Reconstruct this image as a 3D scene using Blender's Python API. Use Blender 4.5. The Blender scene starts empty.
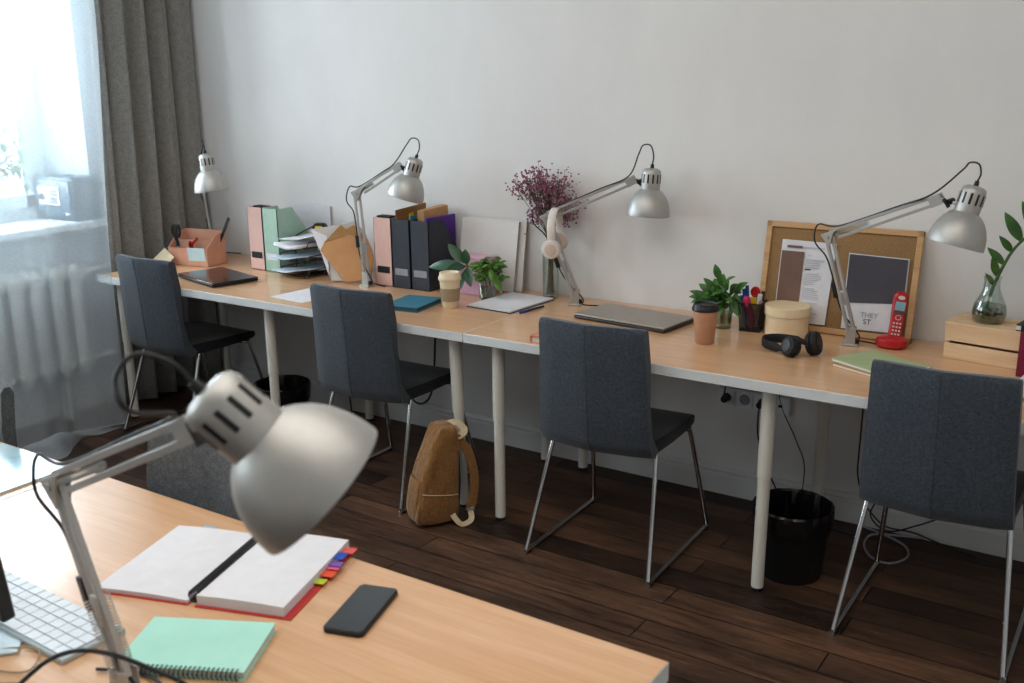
import bpy, bmesh, math, random
from mathutils import Vector, Matrix
random.seed(7)
S = bpy.context.scene
COL = S.collection
PI = math.pi
T = 0.74                                    # desk height

# ------------------------------------------------------------------ materials
def lin(h):
    h = h.lstrip('#')
    c = [int(h[i:i+2], 16)/255 for i in (0, 2, 4)]
    return tuple(x/12.92 if x <= .04045 else ((x+.055)/1.055)**2.4 for x in c) + (1,)

def newmat(name):
    m = bpy.data.materials.new(name); m.use_nodes = True
    nt = m.node_tree; nt.nodes.clear()
    out = nt.nodes.new('ShaderNodeOutputMaterial')
    b = nt.nodes.new('ShaderNodeBsdfPrincipled')
    nt.links.new(b.outputs[0], out.inputs[0])
    return m, nt, b, out

def coords(nt, scale=(1, 1, 1), rot=(0, 0, 0)):
    tc = nt.nodes.new('ShaderNodeTexCoord'); mp = nt.nodes.new('ShaderNodeMapping')
    mp.inputs['Scale'].default_value = scale; mp.inputs['Rotation'].default_value = rot
    nt.links.new(tc.outputs['Object'], mp.inputs[0]); return mp.outputs[0]

def noise(nt, vec, scale, detail=4, rough=.6):
    n = nt.nodes.new('ShaderNodeTexNoise'); n.inputs['Scale'].default_value = scale
    n.inputs['Detail'].default_value = detail; n.inputs['Roughness'].default_value = rough
    nt.links.new(vec, n.inputs['Vector']); return n.outputs[0]

def ramp(nt, fac, stops):
    r = nt.nodes.new('ShaderNodeValToRGB'); e = r.color_ramp.elements
    while len(e) < len(stops): e.new(.5)
    for k, (p, c) in enumerate(stops):
        e[k].position = p; e[k].color = c if len(c) == 4 else (*c, 1)
    nt.links.new(fac, r.inputs[0]); return r.outputs[0]

def bump(nt, b, h, strength, dist=.01):
    n = nt.nodes.new('ShaderNodeBump'); n.inputs['Strength'].default_value = strength
    n.inputs['Distance'].default_value = dist
    nt.links.new(h, n.inputs['Height']); nt.links.new(n.outputs[0], b.inputs['Normal'])

def M(name, c1, c2=None, scale=40, rough=.5, metal=0, bmp=0, stretch=(1, 1, 1), coat=0, spec=.5, trans=0, alpha=1, sheen=0):
    m, nt, b, out = newmat(name)
    b.inputs['Base Color'].default_value = lin(c1)
    b.inputs['Roughness'].default_value = rough; b.inputs['Metallic'].default_value = metal
    b.inputs['Specular IOR Level'].default_value = spec
    b.inputs['Coat Weight'].default_value = coat; b.inputs['Coat Roughness'].default_value = .15
    b.inputs['Transmission Weight'].default_value = trans; b.inputs['Alpha'].default_value = alpha
    if sheen: b.inputs['Sheen Weight'].default_value = sheen
    v = coords(nt, stretch); n = noise(nt, v, scale)
    c2 = c2 or c1
    nt.links.new(ramp(nt, n, [(.3, lin(c1)), (.7, lin(c2))]), b.inputs['Base Color'])
    if bmp: bump(nt, b, n, bmp, .004)
    return m

def wood_top(name, c1, c2, c3, rough=.32, coat=.35):
    m, nt, b, out = newmat(name)
    v = coords(nt, (1.1, 11, 11)); n = noise(nt, v, 2.2, 6, .62)
    v2 = coords(nt, (3, 160, 160)); n2 = noise(nt, v2, 1.6, 3)
    mx = nt.nodes.new('ShaderNodeMix'); mx.inputs[0].default_value = .35
    nt.links.new(n, mx.inputs[2]); nt.links.new(n2, mx.inputs[3])
    nt.links.new(ramp(nt, mx.outputs[0], [(.34, lin(c1)), (.5, lin(c2)), (.66, lin(c3))]), b.inputs['Base Color'])
    b.inputs['Roughness'].default_value = rough; b.inputs['Coat Weight'].default_value = coat
    b.inputs['Coat Roughness'].default_value = .12
    bump(nt, b, n2, .06, .002)
    return m

def floor_mat():
    m, nt, b, out = newmat('dark_plank_floor')
    v = coords(nt)
    br = nt.nodes.new('ShaderNodeTexBrick')
    br.offset = .37; br.offset_frequency = 2
    for k, val in (('Color1', lin('#33241c')), ('Color2', lin('#664c3b')), ('Mortar', lin('#120a07'))): br.inputs[k].default_value = val
    br.inputs['Scale'].default_value = 1; br.inputs['Brick Width'].default_value = 1.45; br.inputs['Row Height'].default_value = .118
    br.inputs['Mortar Size'].default_value = .003; br.inputs['Mortar Smooth'].default_value = .4; br.inputs['Bias'].default_value = -.1
    nt.links.new(v, br.inputs['Vector'])
    g = noise(nt, coords(nt, (1.2, 14, 1)), 3, 8, .7)
    w = noise(nt, coords(nt, (.9, 3, 1)), 2.3, 6, .7)
    gm = ramp(nt, g, [(.28, (.34, .32, .31)), (.5, (.9, .88, .86)), (.62, (1.15, 1.1, 1.05)), (.76, (1.9, 1.75, 1.6))])
    mul = nt.nodes.new('ShaderNodeMix'); mul.data_type = 'RGBA'; mul.blend_type = 'MULTIPLY'; mul.inputs[0].default_value = 1
    nt.links.new(br.outputs['Color'], mul.inputs[6]); nt.links.new(gm, mul.inputs[7])
    wm = ramp(nt, w, [(.32, (.5, .48, .47)), (.5, (1, .98, .96)), (.7, (1.7, 1.55, 1.4))])
    m2 = nt.nodes.new('ShaderNodeMix'); m2.data_type = 'RGBA'; m2.blend_type = 'MULTIPLY'; m2.inputs[0].default_value = 1
    nt.links.new(mul.outputs[2], m2.inputs[6]); nt.links.new(wm, m2.inputs[7])
    nt.links.new(m2.outputs[2], b.inputs['Base Color'])
    sc = noise(nt, coords(nt, (2.2, 60, 1)), 2.2, 5, .75)
    sm_ = ramp(nt, sc, [(.60, (0, 0, 0)), (.70, (.22, .19, .16))])
    m3 = nt.nodes.new('ShaderNodeMix'); m3.data_type = 'RGBA'; m3.blend_type = 'ADD'; m3.inputs[0].default_value = .5
    nt.links.new(m2.outputs[2], m3.inputs[6]); nt.links.new(sm_, m3.inputs[7]); nt.links.new(m3.outputs[2], b.inputs['Base Color'])
    rr = ramp(nt, g, [(.3, (.38,)*3), (.7, (.62,)*3)]); nt.links.new(rr, b.inputs['Roughness'])
    add = nt.nodes.new('ShaderNodeMath'); add.operation = 'MULTIPLY_ADD'; add.inputs[1].default_value = -1.5
    nt.links.new(br.outputs['Fac'], add.inputs[0]); nt.links.new(g, add.inputs[2])
    bump(nt, b, add.outputs[0], .35, .004)
    b.inputs['Specular IOR Level'].default_value = .35
    return m

def wall_mat(name, c1, c2):
    m, nt, b, out = newmat(name)
    n = noise(nt, coords(nt, (1, 1, .6)), 1.6, 6, .65)
    nt.links.new(ramp(nt, n, [(.35, lin(c1)), (.65, lin(c2))]), b.inputs['Base Color'])
    n2 = noise(nt, coords(nt), 60, 3); bump(nt, b, n2, .08, .003)
    b.inputs['Roughness'].default_value = .75; b.inputs['Specular IOR Level'].default_value = .25
    return m

def fabric(name, c1, c2, c3, scale=260):
    m, nt, b, out = newmat(name)
    n = noise(nt, coords(nt, (1, 1, 1)), scale, 2, .8)
    n2 = noise(nt, coords(nt, (1, 1, 1)), scale*.25, 3, .7)
    mx = nt.nodes.new('ShaderNodeMix'); mx.inputs[0].default_value = .4
    nt.links.new(n, mx.inputs[2]); nt.links.new(n2, mx.inputs[3])
    nt.links.new(ramp(nt, mx.outputs[0], [(.36, lin(c1)), (.5, lin(c2)), (.64, lin(c3))]), b.inputs['Base Color'])
    b.inputs['Roughness'].default_value = .9; b.inputs['Sheen Weight'].default_value = .25
    b.inputs['Specular IOR Level'].default_value = .15
    bump(nt, b, n, .3, .002)
    return m

def sheer_mat():
    m, nt, b, out = newmat('sheer_voile')
    nt.nodes.remove(b)
    tr = nt.nodes.new('ShaderNodeBsdfTransparent'); tl = nt.nodes.new('ShaderNodeBsdfTranslucent'); df = nt.nodes.new('ShaderNodeBsdfDiffuse')
    tr.inputs[0].default_value = (.97, .98, 1, 1); tl.inputs[0].default_value = lin('#e4eef4'); df.inputs[0].default_value = lin('#d9e3ea')
    a = nt.nodes.new('ShaderNodeMixShader'); a.inputs[0].default_value = .72
    nt.links.new(tl.outputs[0], a.inputs[1]); nt.links.new(df.outputs[0], a.inputs[2])
    n = noise(nt, coords(nt, (120, 120, 600)), 1, 2)
    f = nt.nodes.new('ShaderNodeMapRange'); f.inputs[1].default_value = .3; f.inputs[2].default_value = .7
    f.inputs[3].default_value = .36; f.inputs[4].default_value = .47
    nt.links.new(n, f.inputs[0])
    mx = nt.nodes.new('ShaderNodeMixShader'); nt.links.new(f.outputs[0], mx.inputs[0])
    nt.links.new(tr.outputs[0], mx.inputs[1]); nt.links.new(a.outputs[0], mx.inputs[2])
    nt.links.new(mx.outputs[0], out.inputs[0])
    return m

def glass_mat(name, tint='#f4faf8', rough=.02, fac=.14):
    """thin glass: mostly see-through with a sharp reflection that grows at grazing angles"""
    m, nt, b, out = newmat(name); nt.nodes.remove(b)
    tr = nt.nodes.new('ShaderNodeBsdfTransparent'); gl = nt.nodes.new('ShaderNodeBsdfGlossy')
    tr.inputs[0].default_value = lin(tint); gl.inputs['Roughness'].default_value = rough
    n = noise(nt, coords(nt), 6, 2)
    lw = nt.nodes.new('ShaderNodeLayerWeight'); lw.inputs[0].default_value = .35
    ad = nt.nodes.new('ShaderNodeMath'); ad.operation = 'MULTIPLY_ADD'; ad.inputs[1].default_value = .42; ad.inputs[2].default_value = fac*.4
    nt.links.new(lw.outputs['Facing'], ad.inputs[0])
    m2 = nt.nodes.new('ShaderNodeMath'); m2.operation = 'MULTIPLY_ADD'; m2.inputs[1].default_value = .02
    nt.links.new(n, m2.inputs[0]); nt.links.new(ad.outputs[0], m2.inputs[2])
    mx = nt.nodes.new('ShaderNodeMixShader'); nt.links.new(m2.outputs[0], mx.inputs[0])
    nt.links.new(tr.outputs[0], mx.inputs[1]); nt.links.new(gl.outputs[0], mx.inputs[2]); nt.links.new(mx.outputs[0], out.inputs[0])
    return m

def mesh_mat(name):
    """black wire mesh: holes by a fine procedural grid"""
    m, nt, b, out = newmat(name)
    b.inputs['Base Color'].default_value = lin('#141414'); b.inputs['Roughness'].default_value = .5
    ck = nt.nodes.new('ShaderNodeTexChecker'); ck.inputs['Scale'].default_value = 420
    nt.links.new(coords(nt), ck.inputs['Vector'])
    tr = nt.nodes.new('ShaderNodeBsdfTransparent'); mx = nt.nodes.new('ShaderNodeMixShader')
    f = nt.nodes.new('ShaderNodeMapRange'); f.inputs[3].default_value = .35; f.inputs[4].default_value = .95
    nt.links.new(ck.outputs['Fac'], f.inputs[0]); nt.links.new(f.outputs[0], mx.inputs[0])
    nt.links.new(tr.outputs[0], mx.inputs[1]); nt.links.new(b.outputs[0], mx.inputs[2]); nt.links.new(mx.outputs[0], out.inputs[0])
    return m

m_wood = wood_top('oak_laminate', '#cb9e76', '#d5a981', '#deb791', .30, .45)
m_edge = M('white_edging', '#d6d8d8', '#dcdedd', 20, .45)
m_leg = M('white_painted_steel', '#d8d4ca', '#dedad0', 12, .35)
m_floor = floor_mat()
m_wall = wall_mat('grey_white_plaster', '#dedcda', '#e5e3e1')
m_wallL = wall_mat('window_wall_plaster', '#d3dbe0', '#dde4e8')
m_ceil = wall_mat('ceiling_paint', '#e2e2e0', '#e8e8e6')
m_base = M('white_gloss_trim', '#d3d3d1', '#dadad8', 10, .4)
m_fab = fabric('slate_chair_fabric', '#31363d', '#41474f', '#545b64', 420)
m_seatfab = fabric('black_seat_fabric', '#121316', '#191b1f', '#222529', 420)
m_greyfab = fabric('grey_chair_fabric', '#45474a', '#56595c', '#6a6d70', 300)
m_chrome = M('chrome_tube', '#c2c2c4', '#cfcfd0', 10, .14, 1)
m_silver = M('silver_lacquer', '#b4b2ae', '#bcbab6', 30, .47, .7)
m_steel = M('brushed_steel', '#b2b1ae', '#bebdba', 60, .36, .5, stretch=(1, 1, 8))
m_blk = M('black_plastic', '#101012', '#18181a', 40, .42)
m_blkmat = M('matt_black', '#141415', '#1c1c1e', 60, .7)
m_cord = M('black_rubber_cord', '#17181b', '#1f2124', 50, .5)
m_paper = M('white_paper', '#d9d8dc', '#e0dfe3', 30, .8)
m_paperb = M('bluish_paper', '#b9c7d4', '#cad6e1', 14, .6)
m_pages = M('page_block', '#d8d5cd', '#e6e3dc', 300, .85, stretch=(.2, .2, 6))
m_pink = M('pale_pink_card', '#dcb5ab', '#e3bfb5', 20, .7)
m_peach = M('peach_card', '#cf967c', '#d7a48b', 14, .75)
m_mint = M('mint_card', '#a5c3b2', '#b0ccbc', 20, .7)
m_slate = M('charcoal_card', '#2f343c', '#383e47', 25, .65)
m_kraft = M('kraft_paper', '#b98656', '#c69566', 9, .75)
m_kraftd = M('brown_card', '#9a6f3f', '#a97d4b', 20, .75)
m_corrug = M('cardboard', '#b98c5c', '#c99c6d', 30, .8)
m_greyenv = M('grey_envelope', '#b8b1aa', '#c6c0ba', 6, .7)
m_purple = M('purple_plastic', '#532a8c', '#5e3399', 15, .35)
m_pinkbox = M('pink_box_card', '#d9a6bd', '#e0b1c6', 15, .6)
m_canvas = M('white_canvas', '#dedcd9', '#e6e4e1', 160, .85, bmp=.1)
m_canvside = M('raw_canvas_side', '#a39a90', '#b0a79d', 80, .85)
m_teal = M('teal_cover', '#2f7086', '#3a7c92', 20, .55)
m_tealside = M('teal_page_edge', '#33505c', '#41606c', 200, .8, stretch=(.2, .2, 6))
m_cream = M('cream_ceramic', '#ddccac', '#e5d6b8', 20, .45)
m_taupe = M('taupe_silicone', '#9c8b70', '#a59479', 20, .7)
m_leaf = M('glossy_green_leaf', '#2c5420', '#4f7f38', 14, .35)
m_leafd = M('dark_ficus_leaf', '#1d3d26', '#2d5634', 10, .3)
m_leafy = M('bright_green_leaf', '#3f6a24', '#628a35', 25, .4)
m_stem = M('plant_stem', '#4d5a2c', '#6b6a3a', 30, .6)
m_dry = M('dried_stem', '#55503a', '#6e6448', 30, .8)
m_flower = M('dried_purple_bloom', '#834a64', '#ad708c', 90, .85)
m_root = M('tangled_roots', '#6d6630', '#9a9048', 40, .8)
m_glass = glass_mat('clear_glass')
m_pane = glass_mat('window_glass', '#fafdff', .0, .06)
m_water = glass_mat('murky_water', '#dfdfc4', .02, .03)
m_whiteplas = M('white_plastic', '#dfe3e6', '#e7eaec', 20, .4)
m_hpwhite = M('cream_headphone_plastic', '#d9cfc7', '#e0d7d0', 20, .4)
m_hppad = M('blush_ear_cushion', '#c9b3a8', '#d1bcb2', 20, .7)
m_salmon = M('salmon_cover', '#d08a6b', '#d89677', 20, .6)
m_laptop = M('warm_grey_aluminium', '#a0988f', '#aaa299', 30, .4, .4)
m_laptopside = M('dark_laptop_edge', '#3b3937', '#454240', 20, .45, .3)
m_lapblk = M('glossy_black_lid', '#0d0f13', '#15171c', 8, .16, 0, coat=.6)
m_browncup = M('brown_paper_cup', '#b98a6c', '#c29577', 30, .7)
m_mesh = mesh_mat('black_wire_mesh')
m_wood_l = wood_top('pale_round_box_wood', '#e4cba3', '#ead4b0', '#f0dfc2', .6, 0)
m_frame = wood_top('pine_frame', '#b98f5f', '#c9a172', '#d6b085', .5, .05)
m_crate = wood_top('raw_pine', '#d2ae86', '#dfbf99', '#e8ccaa', .7, 0)
m_cork = M('cork', '#8a6a45', '#a4835a', 220, .9, bmp=.25)
m_photo_br = M('brown_print', '#6f5145', '#7c5d50', 5, .5)
m_photo_gr = M('dark_grey_print', '#45424a', '#514e56', 4, .45)
m_ink = M('grey_ink', '#8d8d96', '#9a9aa2', 40, .8)
m_inkd = M('dark_ink', '#4a4a52', '#55555c', 40, .8)
m_inkl = M('faint_ink', '#bdbdc5', '#c6c6cd', 40, .8)
m_red = M('red_phone_plastic', '#b3121c', '#c01a22', 12, .3, coat=.3)
m_redtool = M('red_handle', '#a8201e', '#b52a26', 20, .45)
m_screen = M('lcd_screen', '#7fb0bd', '#93bfc9', 12, .2)
m_keyw = M('key_print', '#dccfd0', '#e6dcdc', 20, .5)
m_green_nb = M('sage_cover', '#a3b084', '#adb98f', 20, .6)
m_wine = M('burgundy_cover', '#6d1030', '#7a1738', 20, .45)
m_mintnb = M('mint_notebook_cover', '#a5d9c9', '#aee0d1', 12, .6)
m_redcov = M('red_cover', '#b5302c', '#c03a34', 20, .55)
m_tab = {k: M('tab_'+k, c, c, 20, .5) for k, c in dict(blue='#2553b0', pink='#e05a8e', orange='#e0552a', lime='#b9c832', violet='#7a5aa8', coral='#e25a52', sky='#8fb6d6').items()}
m_phone = M('phone_glass', '#0b0d10', '#11141a', 6, .12, 0, coat=.8)
m_key = M('white_key', '#d5dde4', '#dfe6ec', 30, .45)
m_alu = M('silver_stand', '#b3bfc4', '#bcc8cc', 20, .4, .3)
m_folder = M('blue_folder_painted_reflection', '#8fc0d2', '#d3e7ee', 7, .15, coat=.6)  # whitish patches paint the cloudy window reflection into the blue colour
m_curtain = fabric('grey_linen_curtain', '#7c7a77', '#8a8884', '#979590', 150)
m_sheer = sheer_mat()
m_rad = M('radiator_enamel', '#d8d8d2', '#e0e0da', 10, .4)
m_frameW = M('white_window_paint', '#dfe8ec', '#e6eef1', 10, .4)
m_safe = M('blue_grey_safe_enamel', '#4d6272', '#566c7c', 25, .45)
m_bag = fabric('ochre_canvas', '#75522f', '#8d6439', '#a07446', 300)
bag_nt = m_bag.node_tree; bag_b = [n for n in bag_nt.nodes if n.type == 'BSDF_PRINCIPLED'][0]
for l_ in list(bag_b.inputs['Normal'].links): bag_nt.links.remove(l_)
bump(bag_nt, bag_b, noise(bag_nt, coords(bag_nt, (1, 1, .45)), 22, 3, .55), .9, .02)
m_bagd = fabric('dark_bag_mesh', '#17181a', '#222326', '#303236', 200)
m_strap = M('cream_webbing', '#c9b594', '#d6c4a4', 60, .85)
m_bin = M('black_bin_plastic', '#0e0e0f', '#151516', 20, .5)
m_liner = M('black_bin_liner', '#050506', '#09090b', 12, .3, bmp=.5)
m_yellow = M('yellow_plastic', '#d8b414', '#e2c020', 20, .4)
m_blue = M('blue_plastic', '#1d3f8f', '#274a9c', 20, .4)
m_tealp = M('turquoise_plastic', '#2b8aa8', '#3797b3', 20, .4)
m_magenta = M('magenta_plastic', '#b81e5c', '#c62a68', 20, .4)
m_bulb = M('opal_bulb', '#eae6dc', '#f0ece4', 10, .3)
m_inner = M('white_reflector', '#d4d1cb', '#dcd9d3', 10, .5)
m_note = M('pale_blue_note', '#b9d0d4', '#c4d9dc', 12, .8)
m_terra = M('terracotta', '#9a6046', '#a86c50', 14, .8)
m_soil = M('soil', '#2b2019', '#3b2c22', 80, .95)

# ------------------------------------------------------------------ mesh builder
def catmull(pts, n=8, closed=False):
    P = [Vector(p) for p in pts]
    if len(P) < 3: return P
    out = []; L = len(P)
    for i in range(L if closed else L-1):
        p0 = P[(i-1) % L] if (closed or i > 0) else P[0]*2-P[1]
        p1 = P[i]; p2 = P[(i+1) % L]
        p3 = P[(i+2) % L] if (closed or i < L-2) else P[-1]*2-P[-2]
        for k in range(n):
            t = k/n
            out.append(.5*((2*p1)+(p2-p0)*t+(2*p0-5*p1+4*p2-p3)*t*t+(3*p1-p0-3*p2+p3)*t**3))
    if not closed: out.append(P[-1])
    return out

def frame(z, x=None):
    z = Vector(z).normalized()
    x = Vector(x) if x is not None else (Vector((0, 0, 1)) if abs(z.z) < .9 else Vector((1, 0, 0)))
    x = (x - z*x.dot(z)).normalized(); y = z.cross(x)
    return Matrix((x, y, z)).transposed()

def Rz(a): return Matrix.Rotation(a, 4, 'Z')
def Tr(*p): return Matrix.Translation(p)

class MB:
    def __init__(s): s.bm = bmesh.new()
    def vf(s, vs, fs, mx=None, mi=0):
        bv = [s.bm.verts.new(mx @ Vector(v) if mx is not None else Vector(v)) for v in vs]
        for f in fs:
            try:
                ff = s.bm.faces.new([bv[i] for i in f]); ff.material_index = mi
            except ValueError: pass
        return s
    def box(s, c, d, rz=0, mx=None, mi=0):
        x, y, z = d[0]/2, d[1]/2, d[2]/2
        v = [(-x, -y, -z), (x, -y, -z), (x, y, -z), (-x, y, -z), (-x, -y, z), (x, -y, z), (x, y, z), (-x, y, z)]
        m = Tr(*c) @ Rz(rz)
        if mx is not None: m = mx @ m
        return s.vf(v, [(3, 2, 1, 0), (4, 5, 6, 7), (0, 1, 5, 4), (1, 2, 6, 5), (2, 3, 7, 6), (3, 0, 4, 7)], m, mi)
    def b2(s, lo, hi, mx=None, mi=0):
        c = [(a+b)/2 for a, b in zip(lo, hi)]; d = [b-a for a, b in zip(lo, hi)]
        return s.box(c, d, 0, mx, mi)
    def lathe(s, prof, n=24, mx=None, mi=0, cap0=True, cap1=True, wob=None):
        vs = []; fs = []
        for k, (r, z) in enumerate(prof):
            for i in range(n):
                a = 2*PI*i/n; rr = r*(1+(wob(a, k) if wob else 0))
                vs.append((rr*math.cos(a), rr*math.sin(a), z))
        for k in range(len(prof)-1):
            for i in range(n):
                j = (i+1) % n; fs.append((k*n+i, k*n+j, (k+1)*n+j, (k+1)*n+i))
        if cap0: fs.append(tuple(reversed(range(n))))
        if cap1: fs.append(tuple(range((len(prof)-1)*n, len(prof)*n)))
        return s.vf(vs, fs, mx, mi)
    def cyl(s, a, b, r, r2=None, n=16, mi=0):
        a, b = Vector(a), Vector(b); d = b-a
        m = Matrix.Translation(a) @ frame(d).to_4x4()
        return s.lathe([(r, 0), (r if r2 is None else r2, d.length)], n, m, mi)
    def tube(s, pts, r, n=8, smooth=0, closed=False, mi=0, flat=None):
        """round tube, or a flat strap when flat=(width, thickness, up)"""
        P = catmull(pts, smooth, closed) if smooth else [Vector(p) for p in pts]
        L = len(P); vs = []; fs = []; up = None
        for i, p in enumerate(P):
            if closed: t = P[(i+1) % L]-P[i-1]
            else: t = P[min(i+1, L-1)]-P[max(i-1, 0)]
            if t.length < 1e-9: t = Vector((0, 0, 1))
            f = frame(t, flat[2] if flat else up); up = f.col[0].copy()
            rr = r(i/(L-1)) if callable(r) else r
            if flat:
                for (a, b) in ((-1, -1), (1, -1), (1, 1), (-1, 1)):
                    vs.append(p+f.col[0]*(a*flat[1]/2)+f.col[1]*(b*flat[0]/2))
            else:
                for k in range(n):
                    a = 2*PI*k/n; vs.append(p+f.col[0]*(rr*math.cos(a))+f.col[1]*(rr*math.sin(a)))
        m = 4 if flat else n
        for i in range(L if closed else L-1):
            for k in range(m):
                j = (k+1) % m; i2 = (i+1) % L
                fs.append((i*m+k, i*m+j, i2*m+j, i2*m+k))
        if not closed: fs += [tuple(reversed(range(m))), tuple(range((L-1)*m, L*m))]
        return s.vf(vs, fs, None, mi)
    def prism(s, poly, h, mx=None, mi=0):
        """polygon in local xy, extruded 0..h along local z"""
        n = len(poly); vs = [(x, y, 0) for x, y in poly]+[(x, y, h) for x, y in poly]
        fs = [tuple(reversed(range(n))), tuple(range(n, 2*n))]+[(i, (i+1) % n, n+(i+1) % n, n+i) for i in range(n)]
        return s.vf(vs, fs, mx, mi)
    def slab(s, pts, off, mi=0):
        """3-D polygon thickened by the vector off"""
        n = len(pts); o = Vector(off); vs = [Vector(p) for p in pts]+[Vector(p)+o for p in pts]
        fs = [tuple(reversed(range(n))), tuple(range(n, 2*n))]+[(i, (i+1) % n, n+(i+1) % n, n+i) for i in range(n)]
        return s.vf(vs, fs, None, mi)
    def rings(s, rings, cap=True, closed=False, mi=0):
        n = len(rings[0]); vs = [v for r in rings for v in r]; fs = []
        L = len(rings)
        for k in range(L if closed else L-1):
            for i in range(n):
                j = (i+1) % n; k2 = (k+1) % L; fs.append((k*n+i, k*n+j, k2*n+j, k2*n+i))
        if cap and not closed: fs += [tuple(reversed(range(n))), tuple(range((L-1)*n, L*n))]
        return s.vf(vs, fs, None, mi)
    def leaf(s, base, tip, w, up=(0, 0, 1), droop=.15, fold=.25, mi=0, n=6):
        b, t = Vector(base), Vector(tip); d = t-b; L = d.length
        side = d.cross(Vector(up))
        side = side.normalized() if side.length > 1e-6 else Vector((1, 0, 0))
        nr = side.cross(d).normalized(); rows = []
        for k in range(n+1):
            u = k/n; ww = w/2*(math.sin(PI*min(1, u*.93+.04))**.85)*(1.12-.35*u)
            if k == n: ww = .0006
            c = b+d*u+nr*(droop*L*(4*u*(1-u))*.5)
            rows.append((c-side*ww+nr*(ww*fold), c, c+side*ww+nr*(ww*fold)))
        vs = [v for r in rows for v in r]; fs = []
        for k in range(n):
            a = k*3; fs += [(a, a+1, a+4, a+3), (a+1, a+2, a+5, a+4)]
        return s.vf(vs, fs, None, mi)
    def ball(s, c, r, seg=12, sc=(1, 1, 1), mi=0, mx=None):
        prof = [(max(r*math.sin(PI*k/(seg//2)), 1e-5), -r*math.cos(PI*k/(seg//2))) for k in range(seg//2+1)]
        m = Tr(*c) @ (mx if mx is not None else Matrix()) @ Matrix.Diagonal((*sc, 1))
        return s.lathe(prof, seg, m, mi)
    def build(s, name, mats, parent=None, off=None, bevel=0, smooth=40, subdiv=0, solid=0, seg=2, kind=None):
        me = bpy.data.meshes.new(name)
        if off is not None: bmesh.ops.translate(s.bm, vec=-Vector(off), verts=s.bm.verts)
        bmesh.ops.recalc_face_normals(s.bm, faces=s.bm.faces)
        s.bm.to_mesh(me); s.bm.free()
        for m in (mats if isinstance(mats, (list, tuple)) else [mats]): me.materials.append(m)
        if smooth:
            me.polygons.foreach_set('use_smooth', [True]*len(me.polygons)); me.set_sharp_from_angle(angle=math.radians(smooth))
        o = bpy.data.objects.new(name, me); COL.objects.link(o)
        if parent: o.parent = parent
        if solid:
            md = o.modifiers.new('solid', 'SOLIDIFY'); md.thickness = solid
        if bevel:
            md = o.modifiers.new('bevel', 'BEVEL'); md.width = bevel; md.segments = seg; md.limit_method = 'ANGLE'; md.angle_limit = math.radians(35)
        if subdiv:
            md = o.modifiers.new('sub', 'SUBSURF'); md.levels = subdiv; md.render_levels = subdiv
        if kind: o['kind'] = kind
        return o

def tag(o, label, cat, group=None, kind=None):
    o['label'] = label; o['category'] = cat
    if group: o['group'] = group
    if kind: o['kind'] = kind
    return o
def thing(name, label, cat, loc=(0, 0, 0), rz=0, group=None):
    o = bpy.data.objects.new(name, None); COL.objects.link(o); o.empty_display_size = .05
    o.location = loc; o.rotation_euler = (0, 0, rz)
    return tag(o, label, cat, group)
def copy_tree(root, loc, rz, label, group=None):
    r = root.copy(); COL.objects.link(r); r.location = loc; r.rotation_euler = (0, 0, rz); r['label'] = label
    if group: r['group'] = group
    for ch in list(root.children):
        c = ch.copy(); COL.objects.link(c); c.parent = r
        for g in list(ch.children):
            d = g.copy(); COL.objects.link(d); d.parent = c
    return r
def at(o, loc, rz=0):
    o.location = loc; o.rotation_euler = (0, 0, rz); return o
def struct(name, mb, mat, parent=None, **k):
    return mb.build(name, mat, parent, kind='structure', **k)
def rad(d): return math.radians(d)

# ------------------------------------------------------------------ room
RX0, RX1, RY0, RY1, RZ = -2.49, 3.6, -5.6, 0.0, 3.2
WT = .38
struct('floor', MB().b2((RX0-WT, RY0-.1, -.1), (RX1+.1, RY1+.1, 0)), m_floor, smooth=0)
struct('ceiling', MB().b2((RX0-WT, RY0-.1, RZ), (RX1+.1, RY1+.1, RZ+.1)), m_ceil, smooth=0)
struct('wall_back', MB().b2((RX0-WT, 0, 0), (RX1+.1, .12, RZ)), m_wall, smooth=0)
struct('wall_right', MB().b2((RX1, RY0, 0), (RX1+.1, 0, RZ)), m_wall, smooth=0)
struct('wall_front', MB().b2((RX0, RY0-.1, 0), (RX1+.1, RY0, RZ)), m_wall, smooth=0)
W1 = (-2.05, -.60, .95, 2.65); W2 = (-4.9, -3.1, .95, 2.65)
wl = MB(); x0, x1 = RX0-WT, RX0
wl.b2((x0, RY0, 0), (x1, 0, .95)); wl.b2((x0, RY0, 2.65), (x1, 0, RZ))
for a, b in ((RY0, W2[0]), (W2[1], W1[0])): wl.b2((x0, a, .95), (x1, b, 2.65))
# splayed reveal at the near side of the visible window
wl.slab([(RX0, W1[1]+.07, .95), (RX0, 0, .95), (RX0-WT, 0, .95), (RX0-WT, W1[1]-.0, .95), (RX0-.22, W1[1], .95)], (0, 0, 1.7))
struct('wall_left', wl, m_wallL, smooth=0)

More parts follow.
